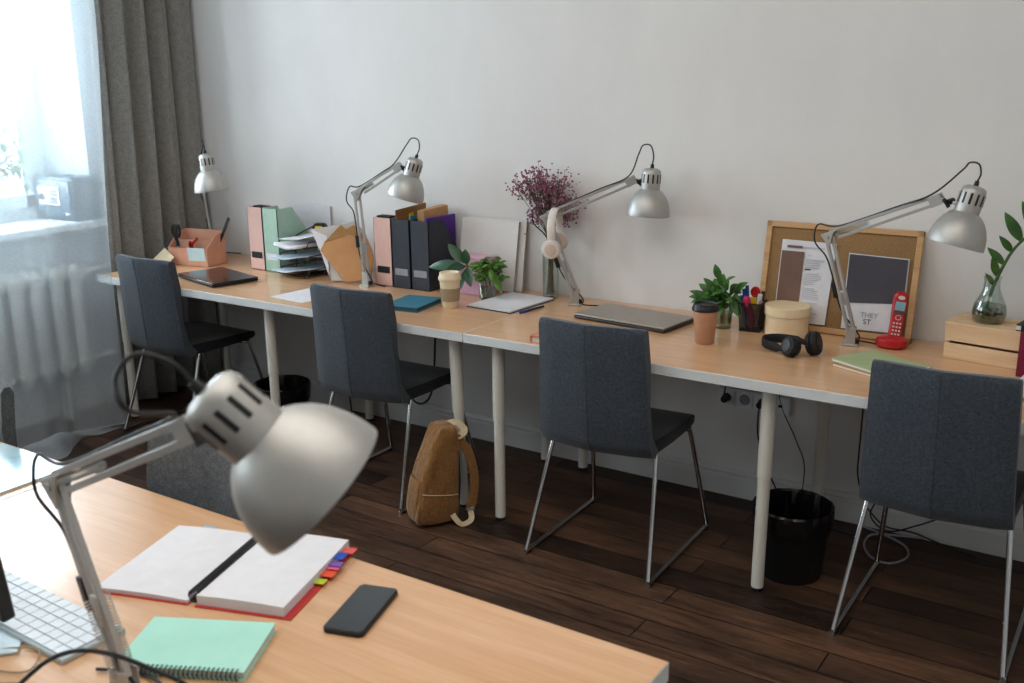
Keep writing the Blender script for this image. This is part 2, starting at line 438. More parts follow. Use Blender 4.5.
def window(name, w):
    y0, y1, z0, z1 = w; x = -2.79
    r = bpy.data.objects.new(name, None); COL.objects.link(r); r.location = (x, (y0+y1)/2, z0); r['kind'] = 'structure'
    f = MB(); t = .075
    f.b2((x-.04, y0, z0), (x+.04, y0+t, z1)); f.b2((x-.04, y1-t, z0), (x+.04, y1, z1))
    f.b2((x-.04, y0, z0), (x+.04, y1, z0+t)); f.b2((x-.04, y0, z1-t), (x+.04, y1, z1))
    ym = (y0+y1)/2; f.b2((x-.04, ym-.05, z0), (x+.04, ym+.05, z1))
    f.build('window_frame', m_frameW, r, off=r.location, bevel=.006)
    for a, b in ((y0+t, ym-.05), (ym+.05, y1-t)):
        s = MB(); q = .065; xx = x+.03
        s.b2((xx-.03, a, z0+t), (xx+.03, a+q, z1-t)); s.b2((xx-.03, b-q, z0+t), (xx+.03, b, z1-t))
        s.b2((xx-.03, a, z0+t), (xx+.03, b, z0+t+q)); s.b2((xx-.03, a, z1-t-q), (xx+.03, b, z1-t))
        so = s.build('window_sash', m_frameW, r, off=r.location, bevel=.005)
        MB().b2((xx-.004, a+q, z0+t+q), (xx+.004, b-q, z1-t-q)).build('pane', m_pane, so, off=r.location, smooth=0)
window('window_1', W1); window('window_2', W2)
struct('trim_window_sill', MB().b2((-2.76, W1[0]-.05, .93), (-2.375, W1[1]+.13, .968)), m_frameW, bevel=.008)
struct('trim_second_window_sill', MB().b2((-2.76, W2[0]-.05, .93), (-2.375, W2[1]+.06, .968)), m_frameW, bevel=.008)

def baseboard(name, a, b, nrm):
    a, b, n = Vector(a), Vector(b), Vector(nrm); d = (b-a)
    prof = [(0, 0), (.016, 0), (.016, .078), (.011, .084), (.011, .092), (.014, .098), (.008, .112), (0, .112)]
    rs = [[p + n*x + Vector((0, 0, z)) for x, z in prof] for p in (a, b)]
    struct(name, MB().rings(rs), m_base, smooth=20)
baseboard('baseboard_back', (RX0, -.0005, 0), (RX1, -.0005, 0), (0, -1, 0))
baseboard('baseboard_left', (RX0+.0005, RY0, 0), (RX0+.0005, 0, 0), (1, 0, 0))
baseboard('baseboard_right', (RX1-.0005, RY0, 0), (RX1-.0005, 0, 0), (-1, 0, 0))

# radiator under the window
R = thing('radiator', 'white cast iron column radiator under the window sill', 'radiator', (-2.38, -1.25, 0))
for k in range(11):
    y = -.765 - k*.105; s = MB()
    for dx in (-.045, .035):
        rs = []
        for z, hw, hd in ((.215, .012, .012), (.235, .03, .022), (.28, .036, .026), (.70, .036, .026), (.75, .032, .024), (.778, .012, .012)):
            rs.append([Vector((-2.39+dx+hd*math.cos(a), y+hw*math.sin(a), z)) for a in [2*PI*i/12 for i in range(12)]])
        s.rings(rs)
    s.b2((-2.45, y-.04, .262), (-2.33, y+.04, .30)); s.b2((-2.45, y-.04, .70), (-2.33, y+.04, .745))
    s.build('radiator_section', m_rad, R, off=R.location, bevel=.006)
for z in (.725, .28): MB().cyl((-2.39, -.74, z), (-2.39, -.40, z), .017).build('supply_pipe', m_rad, R, off=R.location)
for y in (-.87, -1.71): MB().b2((-2.41, y-.015, 0), (-2.37, y+.015, .24)).build('radiator_foot', m_rad, R, off=R.location)

# safe on the sill
sf = thing('safe', 'small blue-grey metal safe with keypad on the window sill', 'safe', (-2.585, -.615, .968))
MB().b2((-.165, -.065, 0), (.165, .075, .215)).build('safe_body', m_safe, sf, bevel=.006)
d = MB().b2((-.15, -.075, .015), (.15, -.063, .2)).build('safe_door', m_safe, sf, bevel=.004)
MB().b2((-.11, -.080, .075), (.07, -.074, .165)).build('keypad_panel', m_whiteplas, d, bevel=.002)
kk = MB()
for i in range(3):
    for j in range(4): kk.b2((-.012+i*.023, -.0825, .085+j*.018), (.004+i*.023, -.0795, .097+j*.018))
kk.build('keypad_buttons', m_ink, d)
MB().lathe([(.016, 0), (.014, .016)], 16, Tr(-.075, -.08, .115) @ Matrix.Rotation(PI/2, 4, 'X')).build('knob', m_blk, d)
MB().b2((.105, -.078, .03), (.135, -.074, .042)).build('badge', m_whiteplas, d)

# potted plant on the sill
pp = thing('potted_plant', 'leafy green plant in a terracotta pot on the window sill', 'plant', (-2.60, -1.06, .968))
MB().lathe([(.05, 0), (.068, .10), (.075, .10), (.075, .122), (.066, .122), (.062, .10)], 20, cap1=False).build('pot', m_terra, pp)
MB().lathe([(.062, .095), (.063, .10)], 20).build('soil', m_soil, pp)
lf = MB(); st = MB(); rnd = random.Random(3)
for k in range(9):
    a = rnd.uniform(-.3, PI*1.1)*1.0; hgt = rnd.uniform(.15, .55); rr = rnd.uniform(.1, .26)
    tip = Vector((rr*.6*math.cos(a), rr*math.sin(a)*1.1+.05, .1+hgt))
    pts = [(0, 0, .09), (tip.x*.3, tip.y*.3, .1+hgt*.6), tip]
    st.tube(pts, .003, 5, 5)
    for q in range(9):
        b = tip+Vector((rnd.uniform(-.05, .05), rnd.uniform(-.05, .05), rnd.uniform(-.07, .02)))
        dv = Vector((rnd.uniform(-1, 1), rnd.uniform(-.6, 1), rnd.uniform(-.7, .3))).normalized()*rnd.uniform(.05, .08)
        lf.leaf(b, b+dv, .028)
st.build('stem', m_stem, pp); lf.build('foliage', m_leaf, pp)

# curtains
def drape(name, ptop, pbot, z0, z1, amp, folds, nz, nu, mat, label, ph=0, ease=lambda t: t):
    """hanging cloth: plan curves (functions of u) at the top and at the bottom"""
    rows = []
    for k in range(nz+1):
        t = k/nz; z = z0+(z1-z0)*t; e = ease(1-t); row = []
        for i in range(nu+1):
            u = i/nu; a = Vector(ptop(u)); b = Vector(pbot(u)); p = a.lerp(b, e)
            w = amp*(.7+.3*(1-t))*(math.sin(2*PI*folds*u+ph)+.35*math.sin(2*PI*folds*2.3*u+1.3+ph)+.12*math.sin(9*u+4*t))
            row.append(Vector((p.x+w, p.y+.35*w, z)))
        rows.append(row)
    n = nu+1; vs = [v for r in rows for v in r]
    fs = [(k*n+i, k*n+i+1, (k+1)*n+i+1, (k+1)*n+i) for k in range(nz) for i in range(nu)]
    return MB().vf(vs, fs)
cur = drape('c', lambda u: (-2.315+.055*u**6, -.535+.50*u, 0), lambda u: (-2.295+.035*u**6, -.65+.60*u, 0), .02, 2.96, .040, 4.3, 16, 180, m_curtain, '')
tag(cur.build('curtain', m_curtain, smooth=180, solid=.003), 'heavy grey floor-length curtain hanging in the corner by the window', 'curtain')
def sm(t):
    t = min(1, max(0, t)); return t*t*(3-2*t)
def ease(s):        # s = 0 at the top, 1 at the floor
    return sm((s-.30)/.46)
def sheer_bottom(u): return (-2.035-.05*math.sin(PI*u*2), -.80-1.45*u, 0)
def sheer_top(u): return (-2.245, -.58-1.7*u, 0)
sh = drape('s', sheer_top, sheer_bottom, .03, 2.96, .024, 4.5, 40, 180, m_sheer, '', .4, ease)
# the hem lies in a puddle on the floor
vs = []; nu = 120; nr = 10
for k in range(nr+1):
    for i in range(nu+1):
        u = i/nu; b = Vector(sheer_bottom(u)); s = k/nr
        w = .017*(math.sin(2*PI*4.5*u+.4)+.35*math.sin(2*PI*10.35*u+1.7))
        reach = .20*sm(u*3.2-.22)*(1-.35*u)
        x = b.x+w+reach*s+.015*math.sin(30*u+5*s); z = .03*(1-s)+.008+.035*math.sin(PI*s)*(1+.8*math.sin(26*u+3*s))*sm(u*4)
        vs.append((x, b.y+.02*math.sin(17*u+4*s)*s, max(z, .004)))
n = nu+1
sh.vf(vs, [(k*n+i, k*n+i+1, (k+1)*n+i+1, (k+1)*n+i) for k in range(nr) for i in range(nu)])
tag(sh.build('sheer_curtain', m_sheer, smooth=180), 'white see-through voile curtain in front of the window, puddled on the floor', 'curtain')

# ------------------------------------------------------------------ desks
def desk(label, x0, x1, y0, y1, legs, group):
    cx, cy = (x0+x1)/2, (y0+y1)/2
    t = thing('desk', label, 'desk', (cx, cy, 0), 0, group)
    g = .0012
    mb = MB().b2((x0+g, y0, T-.036), (x1-g, y1, T)); top = mb.build('tabletop', [m_wood, m_edge], t, off=(cx, cy, 0), bevel=.0025)
    for p in top.data.polygons: p.material_index = 0 if abs(p.normal.z) > .9 else 1
    for q in legs:
        x, y = q[:2]; xb, yb = (q[2], q[3]) if len(q) > 2 else (x, y)
        a = Vector((xb, yb, .012)); b = Vector((x, y, T-.036)); m = a.lerp(b, .56)
        lg = MB().cyl(a, m, .0205, n=20).cyl(m, b, .0235, n=20).build('leg', m_leg, t, off=(cx, cy, 0))
        MB().cyl((xb, yb, 0), (xb, yb, .014), .0195, n=18).build('foot_cap', m_blk, lg, off=(cx, cy, 0))
YF, YB = -.762, -.004
desk('long white-edged oak-top desk against the wall under the curtain end', -2.178, 0, YF, YB,
     [(-2.10, -.69, -2.125, -.675), (-1.088, -.69), (-.092, -.69, -.085, -.665), (-2.10, -.085), (-1.088, -.085), (-.061, -.087)], 'wall desks')
desk('long white-edged oak-top desk against the wall holding the cork board', 0, 2.36, YF, YB,
     [(.108, -.69), (1.141, -.69, 1.135, -.692), (2.25, -.69), (.125, -.083), (1.141, -.083), (2.25, -.083)], 'wall desks')
desk('foreground oak-top desk holding the open notebook and black phone', 0, 1.558, -3.075, -2.317,
     [(.075, -2.39), (1.485, -2.39), (.075, -3.0), (1.485, -3.0)], 'foreground desks')
desk('foreground oak-top desk at the left edge under the pale blue folder', -2.0, 0, -3.075, -2.317,
     [(-1.93, -2.39), (-.075, -2.39), (-1.93, -3.0), (-.075, -3.0)], 'foreground desks')

# ------------------------------------------------------------------ chairs
def make_chair(label, fab, seatm, group):
    t = thing('office_chair', label, 'chair', (0, 0, 0), 0, group)
    # upholstered back: two panels meeting in a soft ridge at the centre seam
    prof = [(.435, -.150), (.418, -.172), (.425, -.200), (.470, -.221), (.60, -.232), (.75, -.242), (.855, -.254), (.872, -.246), (.873, -.228),
            (.860, -.217), (.75, -.203), (.60, -.190), (.50, -.176), (.465, -.155)]
    rs = []
    for i in range(15):
        u = -1+2*i/14; r = []
        for z, y in prof:
            tz = (z-.42)/.45; hw = .209+(.192-.209)*tz
            rear = y < -.2 or (z < .44)
            edge = .010*max(0, abs(u)-.8)/.2
            yy = y - (.032*(1-abs(u)**1.1) if rear else .010*(1-abs(u)))
            yy += edge*(1 if rear else -1)
            zz = z-(.006*(abs(u)**6) if z > .8 else 0)
            r.append(Vector((u*hw, yy, zz)))
        rs.append(r)
    MB().rings(rs).build('backrest', fab, t, bevel=0, smooth=60)
    seam = [(0, y-.0322, z) for z, y in [(.425, -.2), (.47, -.221), (.6, -.232), (.75, -.242), (.855, -.254), (.874, -.246)]]
    MB().tube(seam,   .0013, 6, 4).build('centre_seam', fab, t)
    # seat pad
    rs = []
    for y, z0, z1, hw in ((-.19, .430, .466, .195), (-.17, .425, .474, .206), (0, .422, .468, .208), (.14, .424, .466, .206), (.19, .428, .462, .203), (.212, .434, .455, .196)):
        r = []
        for a, b in ((-1, .25), (-.985, 0), (-.9, -.0), (0, 0), (.9, 0), (.985, 0), (1, .25), (1, .75), (.985, 1), (.9, 1), (0, .93), (-.9, 1), (-.985, 1), (-1, .75)):
            r.append(Vector((a*hw, y, z0+(z1-z0)*b)))
        rs.append(r)
    MB().rings(rs).build('seat', seatm, t, smooth=60)
    # chromed sled frame, one loop per side
    for s in (-1, 1):
        x = s*.238; xi = s*.172
        pts = [(xi, -.10, .418), (s*.19, -.120, .416), (s*.198, -.134, .40), (x-s*.004, -.255, .035), (x, -.266, .012), (x, -.252, .0085), (x, 0, .0085), (x, .25, .0085), (x, .266, .014),
               (x-s*.003, .258, .045), (s*.198, .178, .385), (s*.19, .164, .412), (xi, .14, .416)]
        fr = MB().tube(pts, .0085, 10, 5).build('sled_leg', m_chrome, t)
        MB().cyl((x, -.262, 0), (x, -.238, 0), .0105, n=10).cyl((x, .24, 0), (x, .262, 0), .0105, n=10).build('floor_glide', m_blk, fr)
    fb = MB().tube([(-.172, -.10, .417), (.172, -.10, .417)], .0085, 8).tube([(-.172, .14, .416), (.172, .14, .416)], .0085, 8)
    fb.b2((-.18, -.15, .418), (.18, .17, .427)).build('under_frame', m_blkmat, t)
    return t
G = 'slate upholstered sled chairs at the wall desks'
ch = make_chair('slate grey sled-base chair between the desk leg pair and the near waste bin', m_fab, m_seatfab, G)
at(ch, (.577, -.612, 0), rad(2))
copy_tree(ch, (1.663, -.57, 0), rad(.5), 'dark slate sled-base chair at the far right, below the wooden crate', G)
copy_tree(ch, (-.493, -.597, 0), rad(1.3), 'blue-grey sled-base chair behind the brown backpack', G)
copy_tree(ch, (-1.753, -.572, 0), rad(-1.1), 'blue-grey sled-base chair nearest the curtain, at the closed black laptop', G)
G2 = 'grey chairs behind the foreground desks'
gc = make_chair('grey fabric chair partly hidden behind the big foreground lamp shade', m_greyfab, m_greyfab, G2)
at(gc, (.395, -2.485, 0), PI)
copy_tree(gc, (-.60, -2.485, 0), PI, 'grey fabric chair cut off by the left edge of the photo', G2)

# ------------------------------------------------------------------ architect lamps
def lamp(label, B, E, W, C, ax, dia, cord_side=1, loop=.07, tail=None, sway=None, zs=.93):
    B, E, W, C, ax = map(Vector, (B, E, W, C, ax)); ax.normalize()
    k = dia/.165
    t = thing('desk_lamp', label, 'lamp', B, 0, 'silver architect lamps')
    def bd(mb, n, m, p=t, **kw): return mb.build(n, m, p, off=B, **kw)
    arm = (W-E).normalized(); low = (E-B).normalized()
    pn = arm.cross(low)                     # normal of the plane the two arms move in
    pn = pn.normalized() if pn.length > .05 else frame(low).col[1].copy()
    # mounting bracket with its dark thumb screw
    hx = Vector((low.x, low.y, 0)); hx = hx.normalized() if hx.length > 1e-4 else Vector((1, 0, 0))
    q0 = B+Vector((0, 0, .0)); 
    br = MB(); fr = frame(Vector((0, 0, 1)), hx).to_4x4(); mx = Matrix.Translation(B) @ fr
    br.box((0, 0, .004), (.055, .045, .008), 0, mx); br.box((0, -.012, .035), (.034, .004, .06), 0, mx); br.box((0, .012, .035), (.034, .004, .06), 0, mx)
    c = bd(br, 'clamp', m_silver, bevel=.0015)
    sc_ = MB().cyl(B-hx*.021+Vector((0, 0, .008)), B-hx*.021+Vector((0, 0, .024)), .009, n=12)
    bd(sc_, 'thumb_screw', m_blk, c)
    # lower arm: two parallel bars, springs beside them
    P0 = B+Vector((0, 0, .052)); up = low; sd = frame(low, arm).col[0].copy()
    o1, o2 = sd*.012*k, sd*-.012*k
    la = MB()
    for o in (o1, o2): la.tube([P0+o, E+o], 1, flat=(.010*k, .010*k, pn))
    la.box((0, 0, 0), (.05*k, .028*k, .012*k), 0, Matrix.Translation(P0.lerp(E, .35)) @ frame(pn, low).to_4x4())
    l = bd(la, 'lower_arm', m_steel, bevel=.0012)
    sp = MB()
    for s in (-1, 1):
        A = P0+pn*s*.014*k; D = P0.lerp(E, .42)+pn*s*.014*k; ff = frame(D-A)
        turns = 26; pts = [A.lerp(D, i/(turns*6))+(ff.col[0]*math.cos(2*PI*i/6)+ff.col[1]*math.sin(2*PI*i/6))*.0055*k for i in range(turns*6+1)]
        sp.tube(pts, .0011*k, 4)
    bd(sp, 'tension_spring', m_steel, l)
    # elbow plates
    el = MB()
    for s in (-1, 1):
        pl = [E-low*.035*k, E+sd*.028*k+low*.012*k, E+arm*.05*k+low*.012*k, E-sd*.026*k+low*.01*k]
        el.slab([p+pn*s*.009*k for p in pl], pn*s*.003*k)
    el.cyl(E-pn*.015*k, E+pn*.015*k, .007*k, n=12)
    bd(el, 'elbow_joint', m_silver, bevel=.001)
    # upper arm: two bars and a short spring
    up2 = frame(arm, low).col[0].copy()
    ua = MB(); Ws = W-arm*.02
    for o, a0 in ((up2*.014*k, .01), (up2*-.014*k, .035)): ua.tube([E+o+arm*a0, Ws+o*.8], 1, flat=(.010*k, .011*k, pn))
    u_ = bd(ua, 'upper_arm', m_steel, bevel=.0012)
    s2 = MB(); A = E+up2*.002; D = E.lerp(W, .38); ff = frame(D-A); turns = 22
    s2.tube([A.lerp(D, i/(turns*6))+(ff.col[0]*math.cos(2*PI*i/6)+ff.col[1]*math.sin(2*PI*i/6))*.006*k for i in range(turns*6+1)], .0012*k, 4)
    bd(s2, 'tension_spring', m_steel, u_)
    # wrist: plates, dark knob and the pin that carries the head
    zq = zs/.93; HJ = C-ax*.118*k*zq                        # where the pin meets the bulb housing
    wr = MB()
    for s in (-1, 1): wr.slab([p+pn*s*.008*k for p in (W-arm*.035+up2*.016, W+arm*.006+up2*.018, W+arm*.012-up2*.014, W-arm*.03-up2*.018)], pn*s*.003*k)
    wo = bd(wr, 'wrist_joint', m_silver, bevel=.001)
    dirp = (HJ-W); 
    bd(MB().tube([W, W+dirp*.45, HJ-dirp.normalized()*.03*k], .0045*k, 8, 4), 'head_pin', m_steel, wo)
    kn = MB(); kc = W.lerp(HJ, .35); f3 = frame(pn)
    kn.cyl(kc-pn*.016*k, kc+pn*.016*k, .0095*k, n=10); kn.box((0, 0, .02*k), (.03*k, .007*k, .010*k), .6, Matrix.Translation(kc) @ f3.to_4x4())
    bd(kn, 'tightening_knob', m_blk, wo, bevel=.001)
    # head: local z runs from the opening towards the cord
    hm = Matrix.Translation(C) @ frame(-ax).to_4x4() @ Matrix.Diagonal((1, 1, zs, 1))
    outp = [(.0825, 0), (.0830, .004), (.0815, .022), (.0780, .042), (.0710, .064), (.0610, .083), (.0490, .098), (.0390, .107)]
    inp = [(r-.0022, z) for r, z in reversed(outp)]
    s_ = MB().lathe([(r*k, z*k) for r, z in outp]+[(r*k, z*k-.001) for r, z in inp], 48, hm, cap0=False, cap1=False)
    sh_ = bd(s_, 'lamp_shade', m_silver, smooth=50)
    bd(MB().lathe([(r*k-.003, z*k-.001) for r, z in outp], 48, hm, cap0=False, cap1=False), 'reflector', m_inner, sh_, smooth=50)
    bp = [(.012, .1), (.014, .075), (.024, .055), (.029, .038), (.024, .02), (.012, .012), (.001, .010)]
    bd(MB().lathe([(r*k, z*k) for r, z in bp], 20, hm), 'bulb', m_bulb, sh_)
    hp = [(.0355, .100), (.0362, .112), (.0366, .165), (.0360, .176), (.0325, .187), (.022, .1935), (.008, .195)]
    ho = bd(MB().lathe([(r*k, z*k) for r, z in hp], 36, hm), 'bulb_housing', m_silver, smooth=50)
    vs_ = MB()
    for i in range(12): vs_.box((.0355*k, 0, .152*k), (.0035*k, .0068*k, .036*k), 0, hm @ Rz(2*PI*i/12+.13))
    bd(vs_, 'vent_slot', m_blk, ho, bevel=.0012)
    bd(MB().cyl(C-ax*.178*k*zq, C-ax*.196*k*zq, .008*k, .006*k, n=12), 'cord_grip', m_blk, ho)
    # power cord: loop at the head, along the arms, down to the bracket
    Z = Vector((0, 0, 1)); top = C-ax*.194*k*zq; lp = loop/.07; wv = W-top; wv = (wv-ax*wv.dot(ax)).normalized() if sway is None else Vector(sway).normalized()
    cpts = [top, top-ax*.028*lp+wv*-.002, top-ax*.058*lp+wv*.014*lp, top-ax*.056*lp+wv*.045*lp, top-ax*.026*lp+wv*.060*lp, W+up2*.022-arm*.012+pn*.01*cord_side]
    cpts += [W.lerp(E, .35)+up2*.02*k, E.lerp(W, .12)+up2*.022*k]
    cpts += [E+low*.05*k-arm*.035*k, E-arm*.055*k+pn*.01*cord_side, E-low*.06*k-arm*.03*k, E.lerp(P0, .35)-arm*.025*k, E.lerp(P0, .75)-arm*.022*k, B+Vector((0, 0, .03))-hx*.03]
    cpts += [B+Vector(q) for q in (tail or [(-.04, .05, .012), (.03, .09, .006), (.09, .11, .0045)])]
    cd = bd(MB().tube(cpts, .0027*k, 7, 7), 'power_cord', m_cord)
    sw = E.lerp(P0, .55)-arm*.025*k
    bd(MB().box((0, 0, 0), (.055*k, .018*k, .015*k), 0, Matrix.Translation(sw) @ frame(pn, low).to_4x4()), 'switch', m_blk, cd, bevel=.003)
    return t
lamp('pale silver architect lamp in the corner beside the curtain', (-2.10, -.12, T), (-2.135, -.12, 1.09), (-2.0, -.22, 1.235), (-1.805, -.339, 1.118), (.122, .013, -.992), .165, loop=.06)
lamp('silver architect lamp in front of the brown kraft envelope', (-.872, -.297, T), (-.905, -.297, 1.150), (-.712, -.226, 1.274), (-.678, -.244, 1.140), (-.245, -.19, -.95), .163, loop=.075,
     tail=[(-.02, .04, .012), (.04, .03, .005), (.09, .02, .0045)])
lamp('silver architect lamp with white headphones hanging on its elbow', (.122, -.151, T), (.014, -.20, 1.099), (.355, -.104, 1.254), (.432, -.133, 1.124), (-.039, -.071, -.997), .165, loop=.085,
     tail=[(.05, -.02, .012), (.12, .03, .005), (.17, .04, .0045)])
lamp('silver architect lamp standing in front of the cork board', (1.247, -.202, T), (1.155, -.22, 1.114), (1.527, -.372, 1.278), (1.586, -.398, 1.145), (-.20, -.165, -.965), .167, loop=.06,
     tail=[(-.03, .04, .012), (.05, .05, .005), (.10, .04, .0045)])
lamp('large blurred silver architect lamp on the foreground desk', (.911, -2.87, T), (.830, -2.888, 1.092), (1.223, -2.941, 1.271), (1.427, -2.942, 1.238), (.545, .447, -.709), .171, loop=.075, zs=.82, sway=(-.47, -.537, -.70),
     tail=[(.02, .05, .012), (-.05, .06, .006), (-.12, .03, .005)])

# ------------------------------------------------------------------ desk things, left to right
def sheet(name, label, cat, loc, rz, sx, sy, th, mat, group=None):
    o = MB().box((0, 0, th/2), (sx, sy, th)).build(name, mat); at(o, loc, rz); return tag(o, label, cat, group)

# peach organiser
og = thing('desk_organiser', 'peach cardboard desk organiser beside the corner lamp', 'organiser', (-1.99, -.31, T), rad(9))
w_, d_ = .125, .07
MB().b2((-w_, d_-.004, 0), (w_, d_, .165)).build('back_panel', m_peach, og)
for s in (-1, 1):
    a = s*w_; mb = MB(); pf = [(-d_, 0), (d_, 0), (d_, .165), (.0, .150), (-d_, .095 if s > 0 else .085)]
    mb.slab([(a-s*.004, y, z) for y, z in pf], (s*.004, 0, 0)).build('side_panel', m_peach, og)
MB().b2((-w_, -d_, 0), (w_, -d_+.004, .088)).b2((-w_, 0, 0), (w_, .003, .12)).build('front_panel', m_peach, og)
MB().b2((-w_, -d_, 0), (w_, d_, .004)).build('base', m_peach, og)
ox = Matrix.Translation(og.location) @ Rz(rad(9))
def ow(*p): return ox @ Vector(p)
nt_ = MB().box((0, 0, 0), (.108, .0015, .066)).build('memo_note', m_note); nt_.location = ow(.058, -.0735, .062); nt_.rotation_euler = (rad(4), rad(-2), rad(9))
tag(nt_, 'pale blue memo note stuck on the peach desk organiser front', 'note')
cd_ = MB().prism([(-.06, -.035), (.05, -.045), (.06, .03), (-.045, .045)], .002).build('cream_card', m_cream); cd_.location = ow(-.13, -.098, .037); cd_.rotation_euler = (rad(48), rad(14), rad(-8))
tag(cd_, 'cream card propped against the left end of the peach organiser', 'card')
g = thing('scissors', 'black-handled scissors hooked over the peach organiser front', 'scissors', ow(-.055, -.04, .005), rad(9))
hb = MB()
for s in (-1, 1):
    hb.tube([Vector((s*.012, -.036, .135))+Vector((.011*math.cos(a), 0, .028*math.sin(a)+.035)) for a in [2*PI*i/14 for i in range(14)]], .007, 7, 0, True)
hb.tube([(-.008, -.036, .142), (.0, -.034, .12), (.004, -.036, .092)], .009, 7, 3)
hb.build('handle', m_blk, g)
MB().slab([(-.008, -.02, .002), (.008, -.02, .002), (.010, -.034, .13), (-.010, -.034, .13)], (0, .003, 0)).build('blade', m_steel, g)
g = thing('pliers', 'red-handled pliers lying in the peach organiser', 'pliers', ow(.0, -.035, .004), rad(9))
MB().tube([(.0, 0, .075), (.015, -.01, .105), (.05, -.012, .135)], .007, 8, 4).tube([(-.005, 0, .07), (.0, -.012, .10), (.012, -.022, .118)], .007, 8, 4).build('handle', m_redtool, g)
MB().tube([(-.005, 0, .0), (0, 0, .078)], .006, 8).build('jaw', m_blk, g)
kn = MB().tube([ow(.06, .035, .01), ow(.185, .04, .235)], 1, flat=(.017, .004, (0, -1, .2))).build('ruler', m_blkmat); tag(kn, 'dark metal ruler sticking up out of the peach organiser', 'ruler')

# black laptop
lp = thing('laptop', 'closed glossy black laptop near the curtain', 'laptop', (-1.583, -.537, T), rad(-14))
MB().b2((-.178, -.115, .003), (.178, .115, .013)).build('base', m_blk, lp, bevel=.004)
MB().b2((-.178, -.115, .0135), (.178, .115, .021)).build('lid', m_lapblk, lp, bevel=.003)
MB().b2((-.1, .112, .008), (.1, .117, .018)).build('hinge', m_blk, lp)

# magazine files
def magfile(label, loc, mat, win, w=.10, d=.25, h=.305):
    t = thing('magazine_file', label, 'magazine file', loc, 0, 'magazine files')
    pf = [(0, 0), (d, 0), (d, h*.36), (.10, h), (0, h)]; th = .003
    mb = MB()
    for s in (-1, 1): mb.slab([(s*w/2-(th if s > 0 else 0), y, z) for y, z in pf], (th, 0, 0))
    mb.b2((-w/2, 0, 0), (w/2, th, h)).b2((-w/2, d-th, 0), (w/2, d, h*.36)).b2((-w/2, 0, 0), (w/2, d, th))
    mb.build('file_case', mat, t, smooth=0)
    MB().b2((-w*.36, -.0016, .058), (w*.36, .0005, .088)).build('label_slot', win, t, smooth=0)
    return t
magfile('pale pink magazine file standing left of the mint one', (-1.60, -.268, T), m_pink, m_blk)
mf = magfile('mint green magazine file beside the wire letter tray', (-1.491, -.273, T), m_mint, m_paper)
magfile('pale pink magazine file left of the two charcoal ones', (-.812, -.247, T), m_pink, m_blk)
magfile('charcoal magazine file in the middle, beside the pink one', (-.704, -.253, T), m_slate, m_ink)
magfile('charcoal magazine file on the right holding the purple folder', (-.600, -.250, T), m_slate, m_ink)
for (a, b, lab) in (((-1.64, -1.56), .285, 'dark papers inside the leftmost pink magazine file'), ((-.85, -.775), .29, 'dark papers inside the pink magazine file by the charcoal ones')):
    tag(MB().b2((a[0], -.235, T+.004), (a[1], -.195, T+b+.022)).build('paper_stack', m_blkmat, smooth=0), lab, 'papers')
def content(name, lab, cat, pts, off, mat): return tag(MB().slab(pts, off).build(name, mat, bevel=.002), lab, cat)
def upright(x, y0, y1, zf, zb, z0=T+.004): return [(x, y0, z0), (x, y1, z0), (x, y1, zb), (x, y0, zf)]
content('brown_folder', 'brown cardboard folder standing up in the middle charcoal magazine file', 'folder', upright(-.744, -.236, -.02, 1.082, 1.092), (.005, 0, 0), m_kraftd)
content('leaflet', 'yellow leaflet showing in front of the brown folder', 'leaflet', upright(-.672, -.228, -.195, 1.070, 1.074), (.003, 0, 0), m_yellow)
content('leaflet', 'turquoise leaflet showing beside the yellow leaflet', 'leaflet', upright(-.666, -.230, -.185, 1.060, 1.062), (.004, 0, 0), m_tealp)
content('cardboard_box', 'flat cardboard box standing behind the purple folder', 'box', upright(-.643, -.205, -.03, 1.084, 1.092), (.036, 0, 0), m_corrug)
content('purple_folder', 'purple plastic folder in the right charcoal magazine file', 'folder', upright(-.590, -.225, -.018, 1.056, 1.052), (.014, 0, 0), m_purple)

# white folder leaning on the wall
lw = MB().slab([(-1.64, -.014, 1.02), (-1.46, -.012, 1.045), (-1.345, -.012, 1.035), (-1.35, -.014, T+.001), (-1.60, -.014, T+.001)], (0, .006, 0)).build('plastic_sleeve', m_paper)
tag(lw, 'white plastic sleeve leaning on the wall beside the mint file', 'sleeve')

# wire letter tray and its papers
tr = thing('letter_tray', 'black wire three-tier letter tray full of papers', 'letter tray', (-1.300, -.180, T), rad(-4))
hw, hd = .10, .14
for k in range(3):
    z = .010+.066*k; mb = MB()
    loop = [(-hw, -hd, z), (hw, -hd, z), (hw, hd, z), (-hw, hd, z)]
    mb.tube(loop+[loop[0]], .0025, 6)
    up = [(-hw, -hd, z), (-hw, -hd+.02, z+.028), (-hw, hd, z+.028), (hw, hd, z+.028), (hw, -hd+.02, z+.028), (hw, -hd, z)]
    mb.tube(up, .0025, 6)
    for i in range(1, 8): mb.tube([(-hw+2*hw*i/8, -hd, z), (-hw+2*hw*i/8, hd, z)], .0012, 5)
    mb.build('wire_tier', m_blk, tr)
for x in (-hw, hw):
    fr = MB().tube([(x, -.03, 0), (x, -.03, .17), (x, -.01, .178), (x, hd-.02, .212), (x, hd, .205), (x, hd, 0)], .003, 6)
    fr.build('support_frame', m_blk, tr)
tx = Matrix.Translation(tr.location) @ Rz(rad(-4)); rnd = random.Random(5)
